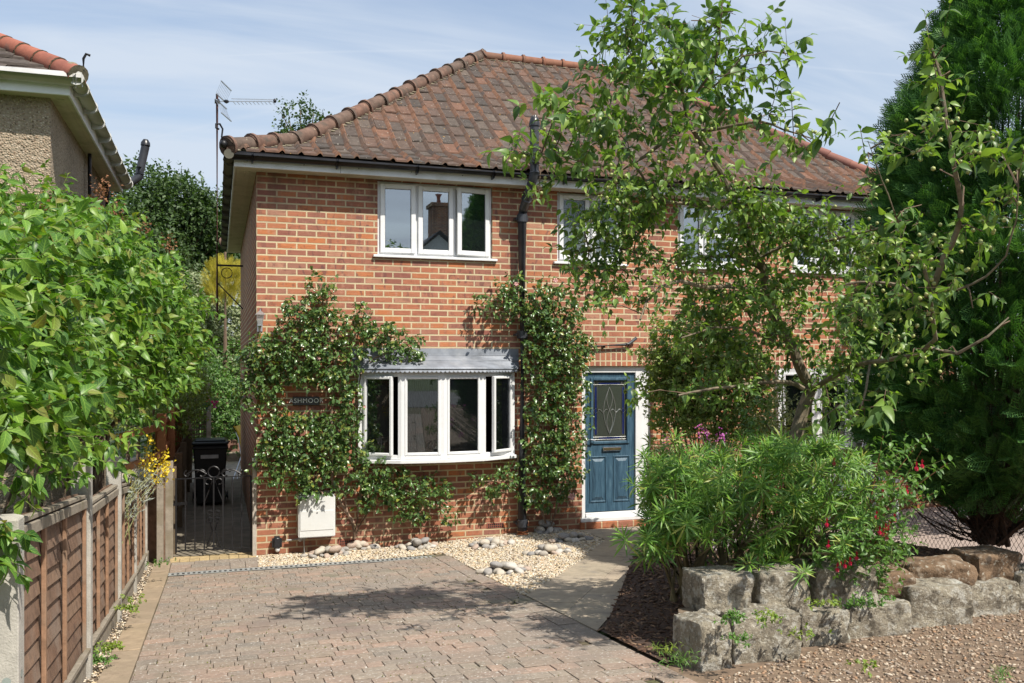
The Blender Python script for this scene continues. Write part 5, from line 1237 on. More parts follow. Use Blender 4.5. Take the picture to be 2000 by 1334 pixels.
LF_YEL=M_leaf('weed_leaf',[(.14,.22,.03),(.22,.28,.04),(.10,.20,.03)],.5,.3,vein=.2)
PET_Y=M_leaf('yellow_petal',[(.70,.52,.02),(.80,.62,.04)],.6,.2,tcol=(1.1,1.,.5),vein=0)
PET_R=M_leaf('red_petal',[(.55,.02,.05),(.62,.03,.10),(.48,.02,.03)],.4,.25,tcol=(1.2,.8,.8),vein=0)
PET_M=M_leaf('magenta_petal_leaf',[(.50,.07,.36),(.42,.10,.40),(.58,.12,.42)],.5,.25,tcol=(1.1,.8,1.),vein=0)
PET_P=M_leaf('pale_pink_petal',[(.72,.42,.40),(.75,.50,.45)],.5,.25,tcol=(1.1,.9,.9),vein=0)
DRY=M_leaf('dry_flower_head',[(.17,.075,.03),(.24,.11,.05),(.12,.05,.025)],.8,.1,vein=0)
SILVL=M_leaf('silver_leaf',[(.36,.39,.34),(.28,.32,.27)],.7,.2,tcol=(1,1,.9),vein=0)
def V3(*a): return np.array(a,float)
# ---------- big dogwood shrub leaning over the fence
T=thing('dogwood_shrub','huge lime green leafy shrub leaning over the panel fence on the left','shrub',(-1.9,-4,.1))
f=Fol(11);r=f.r
def dog_x(y,z):   # outer face towards the drive
    bulge=-.16+.55*sm(-5.8,-.9,y)*sm(1.15,2.3,z)*(1-sm(2.6,3.6,z)*.85)
    b=-1.17+bulge-.25*sm(3.1,3.9,z)
    return b+.24*noise.noise(Vector((y*1.1,z*1.3,3)))+.14*noise.noise(Vector((y*3,z*3,8)))
def dog_top(y):
    D=(y+10.7)*.95-.3;return min(2.0+.19*D,3.55)+.22*noise.noise(Vector((y*.9,2,5)))+.12*noise.noise(Vector((y*2.7,4,5)))-1.1*sm(-1.6,.3,y)
def lowz(y): 
    return 1.80+.12*sm(-3.,-1.0,y)+.14*noise.noise(Vector((y*2.2,0,9)))
B=[];Vv=[];Ls=[]
n=0
while n<2700:
    y=r.uniform(-8.1,.15);zt=dog_top(y);zl=lowz(y)
    if r.uniform()<.70:
        z=r.uniform(zl,zt);x=dog_x(y,z)-abs(r.normal(0,.13))-(.10 if r.uniform()<.3 else 0);d=(1.0,r.normal(-.35,.5),r.normal(.25,.45))
    else:
        x=r.uniform(-3.6,dog_x(y,zt));z=zt+.10*noise.noise(Vector((x*2,y*2,1)))-abs(r.normal(0,.12));d=(r.normal(.25,.4),r.normal(-.3,.4),1.)
        if x<-1.75 and y>-2.6: continue
    if noise.noise(Vector((x*2.0,y*2.3,z*2.5)))<-.22 and r.uniform()<.8: n+=1;continue
    B.append((x,y,z));Vv.append(d);n+=1
# front end nearest the camera
for k in range(420):
    z=r.uniform(.9,2.5);x=r.uniform(-3.4,-1.6);B.append((x,-8.1+.3*noise.noise(Vector((x*2,z*2,0))),z));Vv.append((r.normal(.2,.4),-1,r.normal(.3,.4)))
B=np.array(B);Vv=np.array(Vv);f.shoots(B,Vv,r.uniform(.14,.34,len(B)),4,.098,droop=.6,stem=.004,nj=.8,jit=.35)
# tall leading shoots
m_=np.array([(-1.55-.9*r.uniform(),y,dog_top(y)-.05) for y in r.uniform(-7.8,-.8,90)]);f.shoots(m_,np.array([(r.normal(.15,.25),r.normal(0,.2),1) for _ in range(90)]),r.uniform(.12,.42,90),4,.095,droop=.5,stem=.005)
# shoots spilling in front of the first post
sp_=[];sv_=[]
for (px,py,D) in ((-14,1075,3.35),(0,1035,3.4),(60,900,3.9),(110,920,4.3),(150,870,4.9),(190,900,5.2),(230,860,6.0),(270,830,7.),(95,880,4.2),(40,930,3.6),(180,860,5.2),(310,820,8.2),(330,780,8.4),(340,720,8.6),(370,690,8.8),(395,650,9.0),(410,655,9.1),(385,620,9.),(400,600,9.)):
    for _ in range(4):
        sp_.append(V3(*at(px-22+r.normal(0,12),py-6+r.normal(0,12),D)));sv_.append((.8,r.normal(-.4,.3),r.normal(-.3,.4)))
f.shoots(np.array(sp_),np.array(sv_),r.uniform(.10,.22,len(sp_)),3,.08,droop=.6)
# inner leaves that close the body
n=5200;y=r.uniform(-8,-.1,n);z=np.array([r.uniform(lowz(a)+.1,dog_top(a)-.1) for a in y]);x=np.array([dog_x(a,b) for a,b in zip(y,z)])-r.uniform(.38,.95,n)
f.leaf(np.stack([x,y,z],1),r.normal(0,1,(n,3)),r.normal(0,1,(n,3))+UP*.5,r.uniform(.08,.12,n))
f.build(L_OV,LF_DOG,GREENSTEM,T)
m=MB();rr=random.Random(3)
for k in range(26):
    y=rr.uniform(-7.6,-.6);p=Vector((rr.uniform(-2.3,-1.6),y,.1));q=Vector((dog_x(y,2.0)-.25,y+rr.uniform(-.5,.5),rr.uniform(1.8,2.9)))
    m.tube([p,p.lerp(q,.5)+Vector((-.1,0,.2)),q],[.025,.016,.008],6)
for k in range(5):
    q=Vector(at(300-k*12,760+k*9,8.4));m.tube([q+Vector((-.3,.1,-.3)),q],[.012,.006],5)
m.build('trunk',STEM,T)
for (px,py,D) in ((92,400,6.4),(200,372,7.5),(330,480,9.0),(283,440,8.5),(188,378,7.4),(250,640,7.2),(230,410,8.0),(320,765,8.5)):
    c=V3(*at(px,py,D));P=c+r.normal(0,1,(70,3))*V3(.035,.035,.06);leafs('dry_seed_head',P,r.normal(0,1,P.shape),r.normal(0,1,P.shape),r.uniform(.02,.035,len(P)),L_SM,DRY,T)
# ---------- climbing roses
def rose(lbl,clusters,roots,seed,canes,flowers,loc):
    T=thing('climbing_rose',lbl,'climber',loc);f=Fol(seed);r=f.r;B=[];V=[]
    for (px,py,rad) in clusters:
        n=int(rad*rad*.056)+3;s=rad/165.
        for k in range(n):
            a=r.uniform(0,6.28);q=math.sqrt(r.uniform(0,1))*1.08;c=onY(px,py,-.16);dep=r.uniform(.02,.30)*(.6+.4*min(1,rad/35))
            x=c[0]+s*q*math.cos(a);z=c[2]+s*q*math.sin(a)
            if (.27<x<.86 and 1.61<z<1.95) or (x<.24 and 2.52<z<3.0): continue
            B.append((x,-dep-.03,z));V.append((r.normal(0,.7)+.3*math.cos(a),-.55,r.normal(0.1,.6)+.3*math.sin(a)))
    B=np.array(B);V=np.array(V);f.shoots(B,V,r.uniform(.05,.12,len(B)),2,.062,droop=.45,stem=.002,nj=.8,jit=.4)
    f.build(L_RD,LF_ROSE,GREENSTEM,T)
    m=MB()
    for pts,rad in canes:
        q=[Vector(onY(px,py,-.11-.03*(i%2))) for i,(px,py) in enumerate(pts)];m.tube(q,[rad*1.35*(1-.6*i/len(q)) for i in range(len(q))],6)
    m.build('stem',ROSEW,T,smooth=True)
    P=[];D=[]
    for (px,py,mtl,s) in flowers:
        c=V3(*onY(px,py,-.27));P=[];D=[];N=[];S=[]
        for ring,(nn,sz,tilt) in enumerate(((6,1.,.15),(6,.8,.6),(5,.55,1.2))):
            for k in range(nn):
                a=k*6.28/nn+ring;d=V3(math.cos(a),-tilt,math.sin(a));P.append(c);D.append(d);N.append(V3(-math.cos(a)*tilt,-1,-math.sin(a)*tilt));S.append(s*sz)
        leafs('flower',np.array(P),np.array(D),np.array(N),np.array(S),L_RD,mtl,T)
    return T
CL=[(620,560,24),(625,600,28),(545,625,32),(580,640,35),(630,650,40),(528,660,16),(700,625,24),(690,660,35),(740,640,16),(775,655,16),(740,675,32),(790,682,28),(815,692,12),(500,690,25),(482,722,22),(530,700,40),(580,700,40),(640,710,38),(505,755,30),(550,752,28),(600,738,28),(655,755,36),(680,722,20),(490,785,22),(645,800,34),(590,832,38),(650,840,38),(690,812,20),(540,848,32),(700,872,26),(650,880,35),(590,880,35),(545,885,28),(520,920,22),(570,925,30),(620,930,32),(672,900,26),(590,955,18),(760,940,32),(800,965,32),(738,970,26),(788,992,26),(820,1000,16),(850,960,20),(848,944,16),(878,1011,15),(712,985,14),(720,925,28),(665,958,12),(475,640,14),(470,760,12),(700,940,16),(560,780,18),(520,880,16),(860,975,10),(600,800,26),(560,815,20),(690,770,14)]
CA=[([(692,1052),(690,1020),(670,990),(650,950),(645,880),(648,800),(655,725)],.016),([(692,1052),(700,1000),(706,950),(690,900),(690,820),(660,740),(640,640),(625,560)],.014),([(694,1040),(720,1000),(718,960),(740,950),(800,960),(860,960)],.011),([(690,1030),(678,1000),(672,960),(640,930),(600,900),(540,880),(510,840)],.010),([(696,1045),(708,1010),(735,985),(790,990),(878,1012)],.006),([(690,1015),(640,975),(600,930),(560,860),(520,780),(500,700)],.009),([(690,820),(705,730),(730,700),(780,680),(820,692)],.008),([(692,1052),(684,1010),(662,975),(672,930)],.007)]
rose('climbing rose with glossy leaves spreading over the brick left of the bow window',CL,None,31,CA,[(622,700,PET_P,.03),(712,795,PET_P,.02)],(1.0,-.1,.05))
CR=[(950,592,20),(978,575,24),(1008,590,24),(1040,603,32),(1062,572,30),(1090,602,35),(1050,652,34),(1100,642,36),(1122,682,30),(1082,692,40),(1042,702,26),(1034,740,16),(1082,742,38),(1122,740,28),(1064,785,32),(1110,790,36),(1034,800,16),(1072,835,38),(1112,842,30),(1038,862,20),(1082,882,38),(1122,890,22),(1044,912,26),(1090,932,32),(1128,922,16),(1002,922,18),(972,942,22),(930,940,10),(955,962,12),(1042,958,26),(1070,972,26),(1108,958,14),(1130,605,16),(1145,665,16),(990,610,14),(1010,555,14),(1140,700,12),(1055,620,20)]
CRA=[([(1072,1040),(1062,1010),(1050,980),(1060,900),(1050,800),(1060,700),(1050,600)],.013),([(1072,1040),(1085,1000),(1100,940),(1100,850),(1100,700),(1080,600)],.012),([(1075,1038),(1100,1005),(1112,980),(1117,972)],.004),([(1072,1035),(1050,985),(1000,940),(940,940)],.007),([(1074,1036),(1076,990),(1070,960),(1120,800),(1130,700)],.008),([(1050,700),(1010,600),(950,590)],.007)]
rose('climbing rose with pink blooms covering the brick between the black pipe and front door',CR,None,32,CRA,[(1117,970,PET_P,.055),(1085,548,PET_P,.035),(1008,555,PET_P,.03)],(3.6,-.1,.1))
# ---------- apple tree
AT=thing('apple_tree','open crowned apple tree with small green fruit standing in the shrub bed','tree',at(1568,1000,6.8))
def W3(l): return [Vector(at(*p)) for p in l]
limbs=[ # (pixel, depth) joints follow the real limbs; radius start,end
 (W3([(1555,1090,6.8),(1560,960,6.8),(1552,860,6.8),(1568,800,6.8),(1582,762,6.8)]),.058,.046),
 (W3([(1582,762,6.8),(1562,715,6.75),(1548,680,6.7),(1520,630,6.6),(1497,580,6.5),(1492,528,6.4),(1468,480,6.3),(1450,430,6.2),(1430,385,6.1),(1405,330,6.0),(1372,285,5.9),(1345,240,5.8),(1332,180,5.7),(1325,110,5.6)]),.042,.008),
 (W3([(1582,765,6.8),(1555,752,6.7),(1520,745,6.5),(1480,748,6.3),(1430,756,6.1),(1370,762,6.0),(1325,772,5.9)]),.020,.007),
 (W3([(1584,762,6.8),(1610,745,6.6),(1650,722,6.3),(1700,706,6.0),(1750,700,5.7),(1800,690,5.4),(1825,660,5.2),(1818,600,5.1),(1812,550,5.0),(1795,500,4.9)]),.020,.010),
 (W3([(1815,580,5.05),(1845,500,4.9),(1872,450,4.8),(1878,400,4.7),(1862,320,4.6),(1850,240,4.5),(1838,150,4.5),(1820,95,4.5)]),.020,.006),
 (W3([(1812,568,5.05),(1870,565,4.9),(1925,540,4.8),(1965,500,4.7),(1985,430,4.6),(1990,330,4.5)]),.008,.003),
 (W3([(1820,600,5.1),(1760,560,5.1),(1700,550,5.1),(1650,555,5.2)]),.014,.006),
 (W3([(1497,580,6.5),(1440,560,6.2),(1380,560,6.0),(1330,548,5.8),(1290,560,5.7),(1262,590,5.6),(1250,625,5.5)]),.018,.006),
 (W3([(1440,410,6.15),(1390,405,6.0),(1340,398,5.9),(1282,392,5.8),(1250,340,5.7),(1222,300,5.6)]),.016,.006),
 (W3([(1345,245,5.8),(1300,275,5.7),(1255,308,5.7),(1215,330,5.7),(1150,320,5.7),(1080,300,5.65),(1010,305,5.6)]),.014,.004),
 (W3([(1355,258,5.8),(1400,252,5.7),(1440,244,5.6),(1485,236,5.5),(1530,252,5.4),(1590,272,5.3)]),.014,.004),
 (W3([(1480,505,6.35),(1530,480,6.3),(1580,475,6.2),(1640,465,6.0),(1700,450,5.8),(1760,430,5.6)]),.016,.005),
 (W3([(1490,530,6.4),(1440,500,6.3),(1390,500,6.2),(1330,515,6.1),(1260,500,6.0),(1190,480,5.9),(1130,495,5.8)]),.016,.005),
 (W3([(1332,180,5.7),(1280,130,5.6),(1245,80,5.5),(1232,20,5.5)]),.010,.003),
 (W3([(1345,200,5.75),(1390,140,5.6),(1405,80,5.5),(1410,5,5.5)]),.010,.003),
 (W3([(1390,170,5.6),(1450,110,5.5),(1500,100,5.4),(1545,105,5.3)]),.007,.003),
 (W3([(1760,445,5.6),(1735,380,5.5),(1710,320,5.4),(1695,275,5.4)]),.006,.002),
 (W3([(1545,690,6.6),(1500,660,6.5),(1450,640,6.3),(1390,640,6.2),(1330,660,6.0)]),.014,.005),
 (W3([(1700,706,6.0),(1690,760,5.9),(1680,800,5.8),(1660,820,5.8)]),.009,.004),
 (W3([(1820,680,5.2),(1870,690,5.0),(1930,660,4.9),(1970,620,4.9)]),.012,.004),
]
m=MB()
for i,(pts,a,b) in enumerate(limbs): 
    n=len(pts);q=[]
    for k in range(n-1):
        for t in (0,.5): q.append(pts[k].lerp(pts[k+1],t)+Vector((noise.noise(pts[k]*3+Vector((t,0,0))),0,noise.noise(pts[k]*4+Vector((0,t,0)))))*.012)
    q.append(pts[-1]);m.tube(q,[a+(b-a)*k/(len(q)-1) for k in range(len(q))],8 if a>.03 else 6)
# snapped dead limb seen at right

m.build('trunk',TRUNK,AT,smooth=True)
LP=[];
for pts,a,b in limbs[1:]:
    for k in range(len(pts)-1):
        for t in (0,.33,.66): LP.append(pts[k].lerp(pts[k+1],t))
LPn=np.array([tuple(p) for p in LP])
AC=[(1200,60,32),(1245,35,38),(1285,75,45),(1240,120,45),(1300,130,48),(1340,95,22),(1400,75,28),(1432,22,12),(1440,115,42),(1490,108,28),(1535,108,16),(1190,170,40),(1250,190,48),(1330,180,50),(1400,180,42),(1450,160,24),(1135,130,10),(1075,200,24),(1095,250,30),(1150,240,38),(1210,262,45),(1280,252,50),(1350,270,42),(1410,240,36),(1470,238,28),(1520,225,16),(1550,262,20),(1590,282,20),(1003,305,20),(1060,290,26),(1110,302,28),(1160,322,34),(1072,345,18),(1052,372,9),(1200,342,40),(1300,322,28),(1205,392,34),(1260,382,36),(1140,432,32),(1180,452,34),(1130,490,24),(1240,450,36),(1300,402,30),(1370,380,30),(1440,392,36),(1482,402,40),(1500,432,36),(1520,462,40),(1560,452,38),(1602,462,36),(1402,452,34),(1380,502,34),(1440,502,34),(1320,512,28),(1260,502,22),(1200,512,28),(1150,540,30),(1200,570,26),(1250,592,18),(1290,560,20),(1350,562,34),(1400,572,38),(1450,592,40),(1380,630,44),(1330,652,34),(1420,680,40),(1480,700,34),(1500,652,28),(1540,562,28),(1600,530,28),(1640,482,42),(1690,502,40),(1720,452,38),(1762,422,38),(1800,400,44),(1840,332,44),(1850,252,42),(1842,162,36),(1822,102,18),(1900,302,24),(1950,282,24),(1790,300,26),(1762,262,14),(1705,380,16),(1697,310,10),(1880,402,34),(1920,452,34),(1962,402,30),(1985,332,28),(1830,482,40),(1780,522,44),(1722,560,36),(1680,602,32),(1740,640,38),(1650,622,22),(1800,602,40),(1850,560,38),(1900,602,36),(1950,642,34),(1852,682,36),(1780,702,38),(1700,702,30),(1650,742,22),(1700,782,28),(1752,802,32),(1622,792,18),(1662,822,14),(1240,772,14),(1650,672,22),(1592,662,16),(1602,602,12),(1560,470,22),(1500,560,34),(1485,500,30),(1455,440,30),(1530,640,28),(1420,360,28),(1390,320,26),(1550,700,20),(1600,730,26),(1520,560,24),(1640,715,28),(1560,590,26),(1460,762,22),(1400,758,30),(1350,768,28),(1560,620,14),(1600,760,16),(1215,105,20),(1350,40,10),(1300,350,30),(1250,420,30),(1170,600,14),(1110,530,12)]
f=Fol(41);r=f.r;fr=[];m=MB()
for (px,py,rad) in AC:
    # depth follows the nearest limb, with its own offset
    best=min(LP,key=lambda p:(proj(*p)[0]-px)**2+(proj(*p)[1]-py)**2);D=proj(*best)[2]+r.normal(0,.22)
    c=Vector(at(px,py,D));k=min(LP,key=lambda p:(p-c).length);s=rad/1760*D
    if (k-c).length<1.6: m.tube([k,k.lerp(c,.5)+Vector((r.normal(0,.03),r.normal(0,.03),.03)),c],[.006,.004,.003],4)
    hot=py>360 and px<1700;n=int(rad*rad*(.032 if hot else (.0095 if px<1690 else .0085)))+3
    if px>1740 and py>330 and r.uniform()<.35: continue
    B=V3(*c)+r.normal(0,1,(n,3))*s*V3(.50,.7,.50);V=r.normal(0,1,(n,3))+UP*.35+(B-V3(*c))/max(s,.01)*.5
    big=(1.6 if py<330 and px<1690 else (1.3 if px>=1690 else 1.12))*r.uniform(.85,1.1)
    f.shoots(B,V,r.uniform(.06,.14,n)*big,2,.056*big,droop=.6,stem=.003,nj=.8,jit=.4)
    if 200<py<720:
        nf=int(rad*.22)
        for _ in range(nf): fr.append(V3(*c)+r.normal(0,1,3)*s*V3(.6,.7,.6))
# long upright leading shoots with bigger leaves
lead=[((1232,60,5.5),(1236,-20,5.5)),((1250,90,5.5),(1262,-20,5.5)),((1405,100,5.5),(1412,-5,5.5)),((1290,120,5.6),(1318,20,5.5)),((1490,160,5.4),(1555,110,5.2)),((1400,150,5.5),(1545,115,5.2)),((1695,330,5.4),(1680,250,5.4)),((1550,265,5.4),(1545,175,5.3)),((1500,235,5.4),(1522,160,5.3)),((1838,200,4.5),(1818,90,4.5)),((1990,340,4.5),(2010,240,4.4)),((1860,330,4.6),(1960,290,4.5)),((1730,760,5.0),(1720,820,4.9)),((1640,790,5.2),(1590,830,5.1)),((1640,200,4.9),(1600,280,5.0)),((1070,300,5.6),(985,300,5.5)),((1130,320,5.6),(1060,360,5.5)),((1090,210,5.7),(1060,180,5.7)),((1180,90,5.5),(1180,40,5.5))]
B=np.array([at(*a) for a,b in lead]);E=np.array([at(*b) for a,b in lead]);V=E-B;f.shoots(B,V,np.linalg.norm(V,axis=1),5,.11,droop=.55,stem=.006)
f.build(L_OV,LF_APP,TWIG,AT)
m.build('twig',TWIG,AT)
V_,T_,U_=ICO
fm=bpy.data.meshes.new('fruit');fm.from_pydata([tuple(v*.0125) for v in V_],[],[tuple(int(i) for i in t) for t in T_]);fm.polygons.foreach_set('use_smooth',[True]*len(T_));fm.materials.append(M_plain('young_apple',(.30,.33,.11),.4,var=.25,scale=30))
for i,p in enumerate(fr[:100]):
    o=bpy.data.objects.new('fruit',fm);COL.objects.link(o);o.parent=AT;o.matrix_parent_inverse=Matrix.Translation(-LOC[AT.name]);o.location=p
R2=np.array(fr[100:]);n=len(R2)
np_mesh('fruit',(R2[:,None,:]+V_[None]*.0125).reshape(-1,3),(T_[None]+(np.arange(n)*len(V_))[:,None,None]).reshape(-1,3),None,fm.materials[0],AT,kind='stuff')
# ---------- small leaved shrubs beside the door and under the tree
def cluster_shrub(name,lbl,cat,clusters,D,dj,size,tm,lm,seed,pairs=3,dens=.012,L=(.06,.14),stemm=TWIG,base=None,droop=.3,group=None,nj=.7,sq=.7):
    c0=at(clusters[0][0],clusters[0][1],D);b=base or (c0[0],c0[1],G(c0[0],c0[1]));T=thing(name,lbl,cat,b,group);f=Fol(seed);r=f.r;m=MB()
    for (px,py,rad) in clusters:
        d=D+r.normal(0,dj*.5);c=V3(*at(px,py,d));s=rad/1760*d;n=int(rad*rad*dens)+3
        B=c+r.normal(0,1,(n,3))*V3(s*.6,max(s*.6,dj*.35),s*.6)*sq/.7;V=r.normal(0,.8,(n,3))+UP*.7
        f.shoots(B,V,r.uniform(L[0],L[1],n),pairs,size,droop=droop,stem=size*.05,nj=nj)
        p=Vector(b);q=Vector(tuple(c));m.tube([p+Vector((r.normal(0,.06),r.normal(0,.06),0)),p.lerp(q,.5)+Vector((0,0,.05)),q],[.014,.009,.004],5)
    o=f.build(tm,lm,GREENSTEM,T);m.build('trunk',stemm,T);return T
cluster_shrub('lime_shrub','small leaved yellow green shrub trained on the brick wall right of the front door','shrub',[(1300,700,36),(1340,690,40),(1290,740,32),(1330,750,44),(1380,730,44),(1420,700,36),(1360,790,40),(1410,780,36),(1310,790,34),(1440,740,30),(1290,640,14),(1350,650,30),(1400,650,30),(1350,830,30),(1300,830,24),(1280,770,20),(1440,680,24),(1270,700,10),(1470,790,34),(1500,750,28),(1450,830,34),(1400,840,34),(1490,840,28),(1470,720,26)],9.9,.35,.06,L_SM,LF_LIME,51,dens=.10,base=(4.95+.55,-.5,.1))
cluster_shrub('variegated_shrub','cream and green variegated shrub behind the apple trunk','shrub',[(1530,790,24),(1515,830,26),(1545,850,26),(1500,860,22),(1560,820,20),(1540,880,30),(1575,860,18)],9.2,.4,.035,L_SM,LF_VAR,52,dens=.07,base=(6.1,-1.4,.1))
cluster_shrub('shaded_shrub','dark green bushy shrub behind the far side of the shrub bed','shrub',[(1690,860,24),(1720,840,28),(1700,800,24),(1740,880,30),(1480,800,18),(1470,850,20)],8.6,.5,.045,L_SM,LF_BG2,53,dens=.05,base=(6.2,-2.2,.1))
# ---------- honey spurge
HS=thing('honey_spurge','wide bush of narrow whorled bright green leaves at the front of the shrub bed','shrub',at(1440,1120,6.4))
f=Fol(61);r=f.r;m=MB();els=[(1330,960,75,80,90),(1420,930,85,70,100),(1520,920,90,70,110),(1620,930,90,70,90),(1300,1030,55,60,45),(1400,1020,70,60,65),(1500,1020,90,65,95),(1590,1030,90,65,85),(1680,980,60,60,50),(1280,930,35,50,22),(1260,1000,18,22,7),(1450,885,60,25,26),(1560,880,60,30,30),(1380,905,50,30,24),(1270,1040,24,20,9),(1530,1090,70,25,30),(1330,905,40,25,12)]
roots=[Vector((*[c for c in at(px,1120,6.3)[:2]],0)) for px in (1345,1365,1400,1430,1470,1500,1540)]
B=[];V=[]
for (cx,cy,rx,ry,n) in els:
    for k in range(int(n*.66)):
        a=r.uniform(0,6.28);q=math.sqrt(r.uniform());D=6.15+r.uniform(-.55,.75)+(.3 if cy<900 else 0);p=V3(*at(cx+rx*q*math.cos(a),cy+ry*q*math.sin(a),D));p[2]=max(p[2],bedz(p[0],p[1])+.08)
        if noise.noise(Vector(tuple(p*3.2)))<-.18: continue
        p=p+r.normal(0,1,3)*V3(.05,.05,.06);B.append(p)
        rt=min(roots,key=lambda c:abs(c.x-p[0])+abs(c.y-p[1]));V.append((p[0]-rt.x)*.6*V3(1,0,0)+(p[1]-rt.y)*.5*V3(0,1,0)+V3(r.normal(0,.35),-.25+r.normal(0,.35),.7+r.normal(0,.25)))
        if k%6==0:
            b=Vector((rt.x+r.normal(0,.06),rt.y+r.normal(0,.06),bedz(rt.x,rt.y)));e=Vector(tuple(p));m.tube([b,b.lerp(e,.5)+Vector((0,0,.08)),e],[.014,.010,.006],5)
B=np.array(B);V=np.array(V);hb=len(B)//2;f.rosette(B[:hb],V[:hb],30,.13);f.rosette(B[hb:],V[hb:],26,.105)
f.build(L_NA,LF_SP,GREENSTEM,HS);m.build('stem',M_plain('spurge_stem',(.20,.17,.09),.8,var=.3),HS,smooth=True)
# ---------- fuchsia
FU=thing('fuchsia_bush','fuchsia bush with hanging red flowers above the stone retaining wall','shrub',at(1700,1130,6.2))
f=Fol(71);r=f.r;B=[];V=[];m=MB();rt=Vector(at(1700,1120,6.3))
for (px,py,rad,n) in ((1700,1080,50,42),(1640,1090,40,26),(1740,1040,40,28),(1690,1000,50,32),(1760,980,28,14),(1720,940,40,18),(1655,1040,40,22),(1730,1100,28,18),(1750,890,20,7),(1785,940,22,8),(1720,1130,22,12),(1640,1120,30,16),(1760,1080,16,6),(1600,1100,24,8)):
    for k in range(n):
        p=V3(*at(px+r.normal(0,rad*.5),py+r.normal(0,rad*.5),5.95+r.normal(0,.22)));B.append(p);V.append(V3(r.normal(.1,.5),r.normal(-.3,.4),.6))
B=np.array(B);V=np.array(V);f.shoots(B,V,r.uniform(.10,.2,len(B)),3,.05,droop=.4,stem=.003)
for (pa,pb) in (((1700,1050,6.),(1800,880,5.8)),((1720,1000,6.),(1850,905,5.8)),((1690,1000,6.),(1790,870,5.9)),((1700,980,6.),(1725,850,5.9)),((1750,1000,6.),(1830,960,5.8))):
    a=Vector(at(*pa));b=Vector(at(*pb));m.tube([rt,a,b],[.008,.005,.002],5);K=5
    bb=np.array([tuple(a.lerp(b,.3+.16*i)) for i in range(K)]);f.shoots(bb,np.tile(np.array(b-a),(K,1)),np.full(K,.10),1,.06,droop=.25,stem=0)
f.build(L_OV,LF_FU,GREENSTEM,FU);m.build('stem',M_plain('fuchsia_stem',(.20,.09,.04),.7),FU)
for (px,py) in ((1712,1005),(1730,1030),(1737,1025),(1718,1035),(1640,1095),(1650,1100),(1660,1095),(1673,1085),(1635,1108),(1771,955),(1747,1010),(1725,1038),(1801,905),(1790,910),(1724,962),(1629,900),(1615,1020),(1618,1062),(1732,1045)):
    c=V3(*at(px,py,5.72));P=[];D=[];N=[];S=[]
    for k in range(5): a=k*1.257;P.append(c);D.append(V3(math.cos(a)*.45,math.sin(a)*.45,-1));N.append(V3(math.cos(a),math.sin(a),.2));S.append(.034)
    P.append(c+V3(0,0,.03));D.append(V3(0.05,0,-1));N.append(V3(1,0,0));S.append(.036)
    leafs('flower',np.array(P),np.array(D),np.array(N),np.array(S),L_SM,PET_R,FU)
# ---------- purple flowering plants
def flowering(name,lbl,stems,D,seed,petal=PET_M,leafm=SILVL,base=None):
    T=thing(name,lbl,'flowers',base);f=Fol(seed);r=f.r;P=[];m=MB()
    for (px,py,h) in stems:
        d=D+r.normal(0,.12);e=Vector(at(px,py,d));b=Vector((base[0]+r.normal(0,.12),base[1]+r.normal(0,.1),base[2]));m.tube([b,b.lerp(e,.6)+Vector((0,0,.04)),e],[.004,.003,.002],4)
        n=14;t=np.linspace(.35,.92,n);bb=np.array(b)[None]*(1-t)[:,None]+np.array(e)[None]*t[:,None];f.leaf(bb,r.normal(0,.7,(n,3))+UP*.6,r.normal(0,1,(n,3)),r.uniform(.05,.08,n))
        if h: P.append(np.array(e)+r.normal(0,1,(h,3))*V3(.018,.018,.04))
    f.build(L_NA,leafm,GREENSTEM,T);m.build('stem',GREENSTEM,T)
    P=np.concatenate(P);leafs('flower',P,r.normal(0,1,P.shape),r.normal(0,1,P.shape)+V3(0,-1,0),np.full(len(P),.022 if petal is not PET_Y else .03),L_SM,petal,T)
rr=random.Random(9)
flowering('wallflower_clump','grey leaved clump with pink and purple flower spikes beside the door frame','flower'and[(1303+rr.uniform(-3,3),865,30),(1308,880,30),(1318,890,24),(1263,918,26)]+[(1270+rr.uniform(0,90),rr.uniform(850,900),0) for _ in range(70)]+[(1345,882,14)],8.9,81,leafm=M_leaf('blue_green_leaf',[(.10,.15,.09),(.15,.20,.12)],.6,.2,vein=0),base=(4.75,-1.5,.1))
flowering('stock_flowers','taller magenta flowers rising through the narrow leaved bush','flower'and[(1362,905,28),(1363,918,24),(1368,845,18),(1380,846,18),(1412,857,20),(1408,850,14)]+[(1350+rr.uniform(0,90),rr.uniform(850,930),0) for _ in range(40)],8.0,82,base=(4.6,-2.4,.25))
flowering('pale_ground_flowers','low drift of pale lilac flowers glimpsed beneath the narrow leaved bush','flower'and[(1370+rr.uniform(0,70),rr.uniform(1030,1060),10) for _ in range(26)],7.6,83,petal=M_leaf('lilac_petal',[(.62,.48,.58),(.7,.6,.66)],.6,.2,vein=0),leafm=SILVL,base=(4.0,-3.1,.2))
flowering('yellow_daisies','yellow daisies with silvery stems spilling over the panel fence','flower'and[(px,py,16) for (px,py) in [(275,905),(282,915),(290,900),(300,912),(310,920),(320,905),(328,900),(318,892),(305,900),(295,925),(286,930),(312,932),(322,918),(292,858),(296,872),(256,948),(258,956),(262,938),(324,930),(330,912),(305,938),(288,890),(240,858),(300,905),(315,915)]],8.1,84,petal=PET_Y,base=(-1.35,-2.6,.7))
